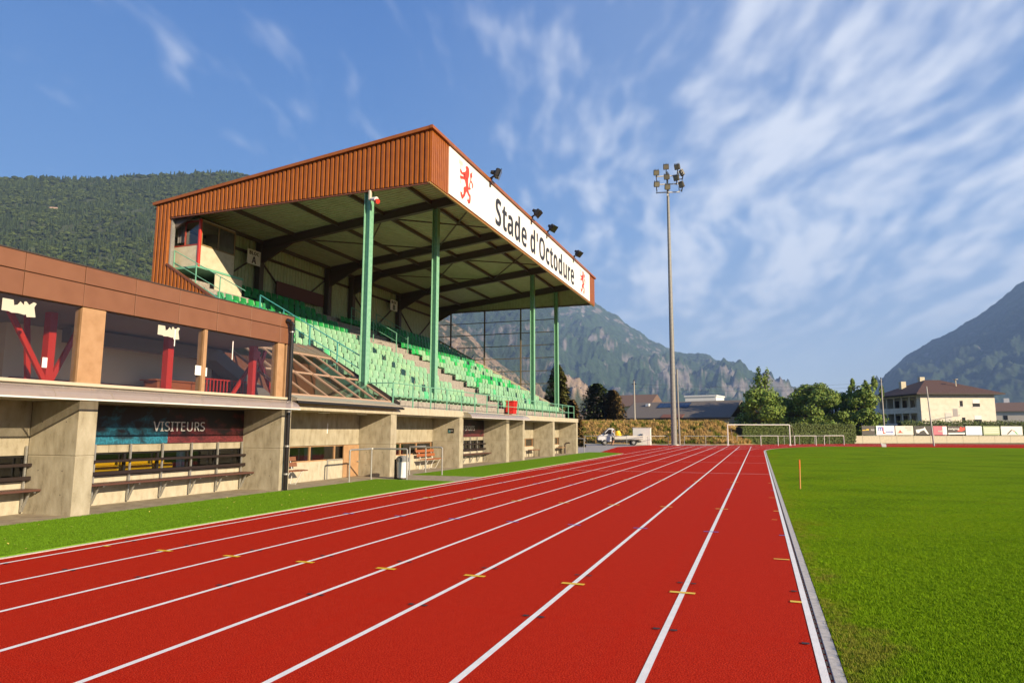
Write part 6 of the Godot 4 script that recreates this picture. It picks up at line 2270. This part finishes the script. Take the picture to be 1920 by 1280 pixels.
func broad_tree(label: String, at: Vector3, h: float, w: float, sd: int, base: Color, n: int, spires := false):
	var r := RandomNumberGenerator.new()
	r.seed = sd
	var t := thing("broadleaf_tree", label, "tree", at, "broadleaf trees behind the hedge", 0.0, true)
	var lobes := []
	for k in 34:
		var a := r.randf() * TAU
		var y := r.randf_range(0.14, 0.92)
		var rr := w * 0.5 * (1.0 - pow(absf(y - 0.42) / 0.6, 2.0)) * r.randf_range(0.35, 0.92)
		var s := r.randf_range(0.10, 0.17) * h
		lobes.append([Vector3(cos(a) * rr, y * h, sin(a) * rr), Vector3(s * 1.25, s * 0.8, s * 1.25)])
	if spires:
		for k in 7: lobes.append([Vector3(r.randfn() * w * 0.2, h * r.randf_range(0.85, 1.05), r.randfn() * w * 0.15), Vector3(0.35, 1.1, 0.35)])
	var b := MB.new()
	trunk(b, r, h * 0.45, 0.05 * h * 0.6, lobes)
	part(t, "trunk", b, mat(lin(0.09, 0.065, 0.045), 0.9))
	part(t, "crown", leaf_cloud(r, lobes, n, 0.22, base), M.leaf)

func conifer(label: String, at: Vector3, h: float, w: float, sd: int, base: Color, n: int, power := 0.8):
	var r := RandomNumberGenerator.new()
	r.seed = sd
	var t := thing("conifer_tree", label, "tree", at, "", 0.0, true)
	var b := MB.new()
	b.cyl(Vector3.ZERO, Vector3(0, h * 0.96, 0), 0.022 * h, 0.01, 8)
	var c := MB.new()
	c.use_c = true
	for k in n:
		var y := pow(r.randf(), 1.25)
		var a := r.randf() * TAU
		var lim := w * 0.5 * pow(1.0 - y, power) * (0.75 + 0.3 * sin(a * 5.0 + floorf(y * 16.0) * 2.1)) + 0.08
		var rr := lim * pow(r.randf(), 0.5)
		var droop := -0.18 * rr
		var p := Vector3(cos(a) * rr, 0.06 * h + y * h * 0.94 + droop, sin(a) * rr)
		var di := Vector3(cos(a), -0.25 + r.randfn() * 0.25, sin(a)).normalized()
		var sd2 := di.cross(Vector3.UP).normalized().rotated(di, r.randfn() * 0.6)
		var s := r.randf_range(0.16, 0.34)
		var g := r.randf_range(0.6, 1.35)
		c.col = Color(base.r * g * r.randf_range(0.85, 1.25), base.g * g, base.b * g)
		var nn := di.cross(sd2).normalized()
		if nn.y < 0: nn = -nn
		nn = (nn + Vector3(cos(a), 0, sin(a)) * 0.6).normalized()
		c.vert(p - sd2 * s * 0.4, nn)
		c.vert(p + sd2 * s * 0.4, nn)
		c.vert(p + di * s, nn)
	for k in 26:
		var y := 0.1 + 0.85 * k / 26.0
		var a := k * 2.4
		var l := w * 0.45 * pow(1.0 - y, power)
		b.cyl(Vector3(0, y * h, 0), Vector3(cos(a) * l, y * h - 0.15 * l, sin(a) * l), 0.03, 0.01, 5, false)
	part(t, "trunk", b, mat(lin(0.07, 0.05, 0.035), 0.9))
	part(t, "crown", c, M.leaf)

func make_trees():
	M.leaf = mat(Color.WHITE, 0.7)
	M.leaf.vertex_color_use_as_albedo = true
	M.leaf.backlight_enabled = true
	M.leaf.backlight = Color(0.25, 0.3, 0.08)
	var g := Color(0.13, 0.20, 0.022)
	broad_tree("leafy tree with a tall thin top beside the long house", Vector3(0.6, 0, -122.5), 8.9, 9.0, 201, g * 1.05, 14000)
	broad_tree("slim young top rising above the leafy tree by the house", Vector3(0.9, 2.5, -123.3), 9.0, 3.0, 206, g * 1.0, 1800, true)
	broad_tree("wide round leafy tree between two others behind the hedge", Vector3(8.3, 0, -122.6), 9.6, 12.0, 202, g * 0.9, 20000)
	broad_tree("upright leafy tree with spiky crown by the utility pole", Vector3(16.0, 0, -128.0), 9.6, 8.2, 203, g * 0.95, 14000, true)
	broad_tree("rounded leafy tree filling the gap beside the widest tree", Vector3(4.4, 0, -128.0), 7.6, 9.5, 207, g * 0.95, 11000)
	broad_tree("leafy tree standing back between the wide and the spiky one", Vector3(12.4, 0, -131.5), 8.6, 9.5, 208, g * 0.85, 11000)
	broad_tree("dark round bush-like tree beyond the cream house corner", Vector3(55.0, 0, -150.0), 6.5, 9.0, 204, g * 0.6, 5000)
	broad_tree("low leafy tree behind the tail of the long house", Vector3(-2.5, 0, -140.0), 7.0, 7.0, 205, g * 0.8, 4000)
	conifer("tall bushy conifer at the glazed end of the stand", Vector3(-20.9, 0, -72.6), 9.0, 4.8, 211, Color(0.15, 0.165, 0.036), 15000, 0.6)
	conifer("dark green conifer on the bank beside a browner one", Vector3(-24.6, 1.4, -108.6), 8.0, 7.4, 212, Color(0.10, 0.16, 0.036), 15000, 0.38)
	conifer("browner conifer on the bank beside a dark green one", Vector3(-21.8, 1.6, -107.6), 6.6, 5.2, 213, Color(0.22, 0.16, 0.055), 11000, 0.42)
	conifer("small brownish conifer at the foot of the stand's end", Vector3(-18.7, 0, -70.5), 5.0, 3.0, 214, Color(0.22, 0.15, 0.05), 6000, 0.6)
	# clipped hedges
	var r := RandomNumberGenerator.new()
	r.seed = 31
	for q in [["long dark clipped hedge behind the football goal", Vector3(-2.4, 0, -94.6), Vector3(12.2, 0, -106.8), 2.5, 1.6, 26000], ["low hedge line behind the advertising boards", Vector3(20.5, 0, -119.0), Vector3(52.0, 0, -137.5), 3.3, 1.2, 14000]]:
		var a: Vector3 = q[1]
		var d: Vector3 = q[2]
		var t := thing("hedge", q[0], "hedge", a, "", 0.0, false)
		var b := MB.new()
		var ax := (d - a).normalized()
		var si := ax.cross(Vector3.UP).normalized()
		b.box((a + d) / 2 + Vector3(0, q[3] * 0.44, 0), Vector3((d - a).length(), q[3] * 0.88, q[4] * 0.8), Basis(ax, Vector3.UP, si))
		part(t, "twigs", b, mat(lin(0.015, 0.018, 0.008), 0.9))
		b = MB.new()
		b.use_c = true
		for k in q[5]:
			var u := r.randf()
			var v := r.randf()
			var p: Vector3
			var nn: Vector3
			if r.randf() < 0.75:
				nn = si
				p = a.lerp(d, u) + Vector3(0, v * q[3], 0) + si * q[4] * 0.46
			else:
				nn = Vector3.UP
				p = a.lerp(d, u) + Vector3(0, q[3] * 0.93, 0) + si * (v - 0.5) * q[4]
			p += Vector3(r.randfn(), r.randfn(), r.randfn()) * 0.13 + Vector3(0, 0.12 * sin(u * 61.0) * sin(u * 23.0), 0)
			nn = (nn + Vector3(r.randfn(), r.randfn(), r.randfn()) * 0.45).normalized()
			var e := nn.cross(Vector3(r.randfn(), r.randfn(), r.randfn())).normalized()
			var w := nn.cross(e)
			var s := r.randf_range(0.07, 0.16)
			var gg := r.randf_range(0.6, 1.3)
			b.col = Color(0.070 * gg, 0.105 * gg, 0.016 * gg)
			b.vert(p - e * s, nn)
			b.vert(p + w * s, nn)
			b.vert(p + e * s, nn)
		part(t, "foliage", b, M.leaf)

# ------------------------------------------------------------------ grass blades close to the camera
func make_grass():
	var b := MB.new()
	b.use_c = true
	var r := RandomNumberGenerator.new()
	r.seed = 5
	for k in 9:
		var a := r.randf() * TAU
		var o := Vector3(r.randfn() * 0.018, 0, r.randfn() * 0.018)
		var di := Vector3(cos(a), 0, sin(a))
		var si := di.rotated(Vector3.UP, PI / 2)
		var h := r.randf_range(0.016, 0.034)
		b.col = Color.WHITE * r.randf_range(0.75, 1.2)
		b.tri(o - si * 0.0028, o + si * 0.0028, o + di * h * r.randf_range(0.3, 0.9) + Vector3(0, h, 0))
	var me := b.mesh()
	var np := noise(72, 1.7, 3)
	var nq := noise(71, 0.22, 4)
	var xf := []
	var cc := []
	for k in 150000:
		var z := -1.6 - 6.5 * -log(1.0 - 0.995 * r.randf()) * 0.9
		var x := 0.52 + (0.6 - z * 0.55) * pow(r.randf(), 0.8)
		var e := x - 0.511
		var dry := clampf((0.34 + 0.42 * nq.get_noise_2d(z * 2.0, 3.0) + 0.30 * np.get_noise_2d(x * 2.0, z * 1.4) - e) * 3.0, 0, 1)
		var g := r.randf_range(0.75, 1.25)
		xf.append(Transform3D(Basis(Vector3.UP, r.randf() * TAU).scaled(Vector3(1.0, r.randf_range(0.7, 1.2), 1.0)), Vector3(x, 0.012, z)))
		cc.append(Color(0.165, 0.29, 0.005).lerp(Color(0.22, 0.23, 0.03), dry) * g)
	tag(scatter("infield_grass", me, M.blade, xf, cc), "short grass blades of the infield lawn beside the kerb", "grass")
	xf = []
	cc = []
	for k in 34000:
		var z := -6.0 - 10.0 * r.randf()
		var x := r.randf_range(-12.79, -9.8)
		xf.append(Transform3D(Basis(Vector3.UP, r.randf() * TAU).scaled(Vector3.ONE * r.randf_range(0.7, 1.1)), Vector3(x, 0.026, z)))
		cc.append(Color(0.12, 0.24, 0.012) * r.randf_range(0.75, 1.25))
	tag(scatter("strip_grass", me, M.blade, xf, cc), "short grass blades of the strip before the clubhouse", "grass")
	# fallen yellow leaves on the strip
	b = MB.new()
	for k in 150:
		var p := Vector3(r.randf_range(-12.7, -9.9), 0.05, r.randf_range(-20.5, -6.5))
		var u := Vector3(r.randfn(), r.randfn() * 0.2, r.randfn()).normalized() * r.randf_range(0.012, 0.03)
		var w := u.cross(Vector3.UP).normalized() * 0.014
		b.quad(p - u, p - w, p + u, p + w)
	var o := part(self, "fallen_leaves", b, mat(lin(0.5, 0.42, 0.08), 0.8))
	tag(o, "tiny yellow fallen leaves scattered on the grass strip", "leaves", "", "stuff")
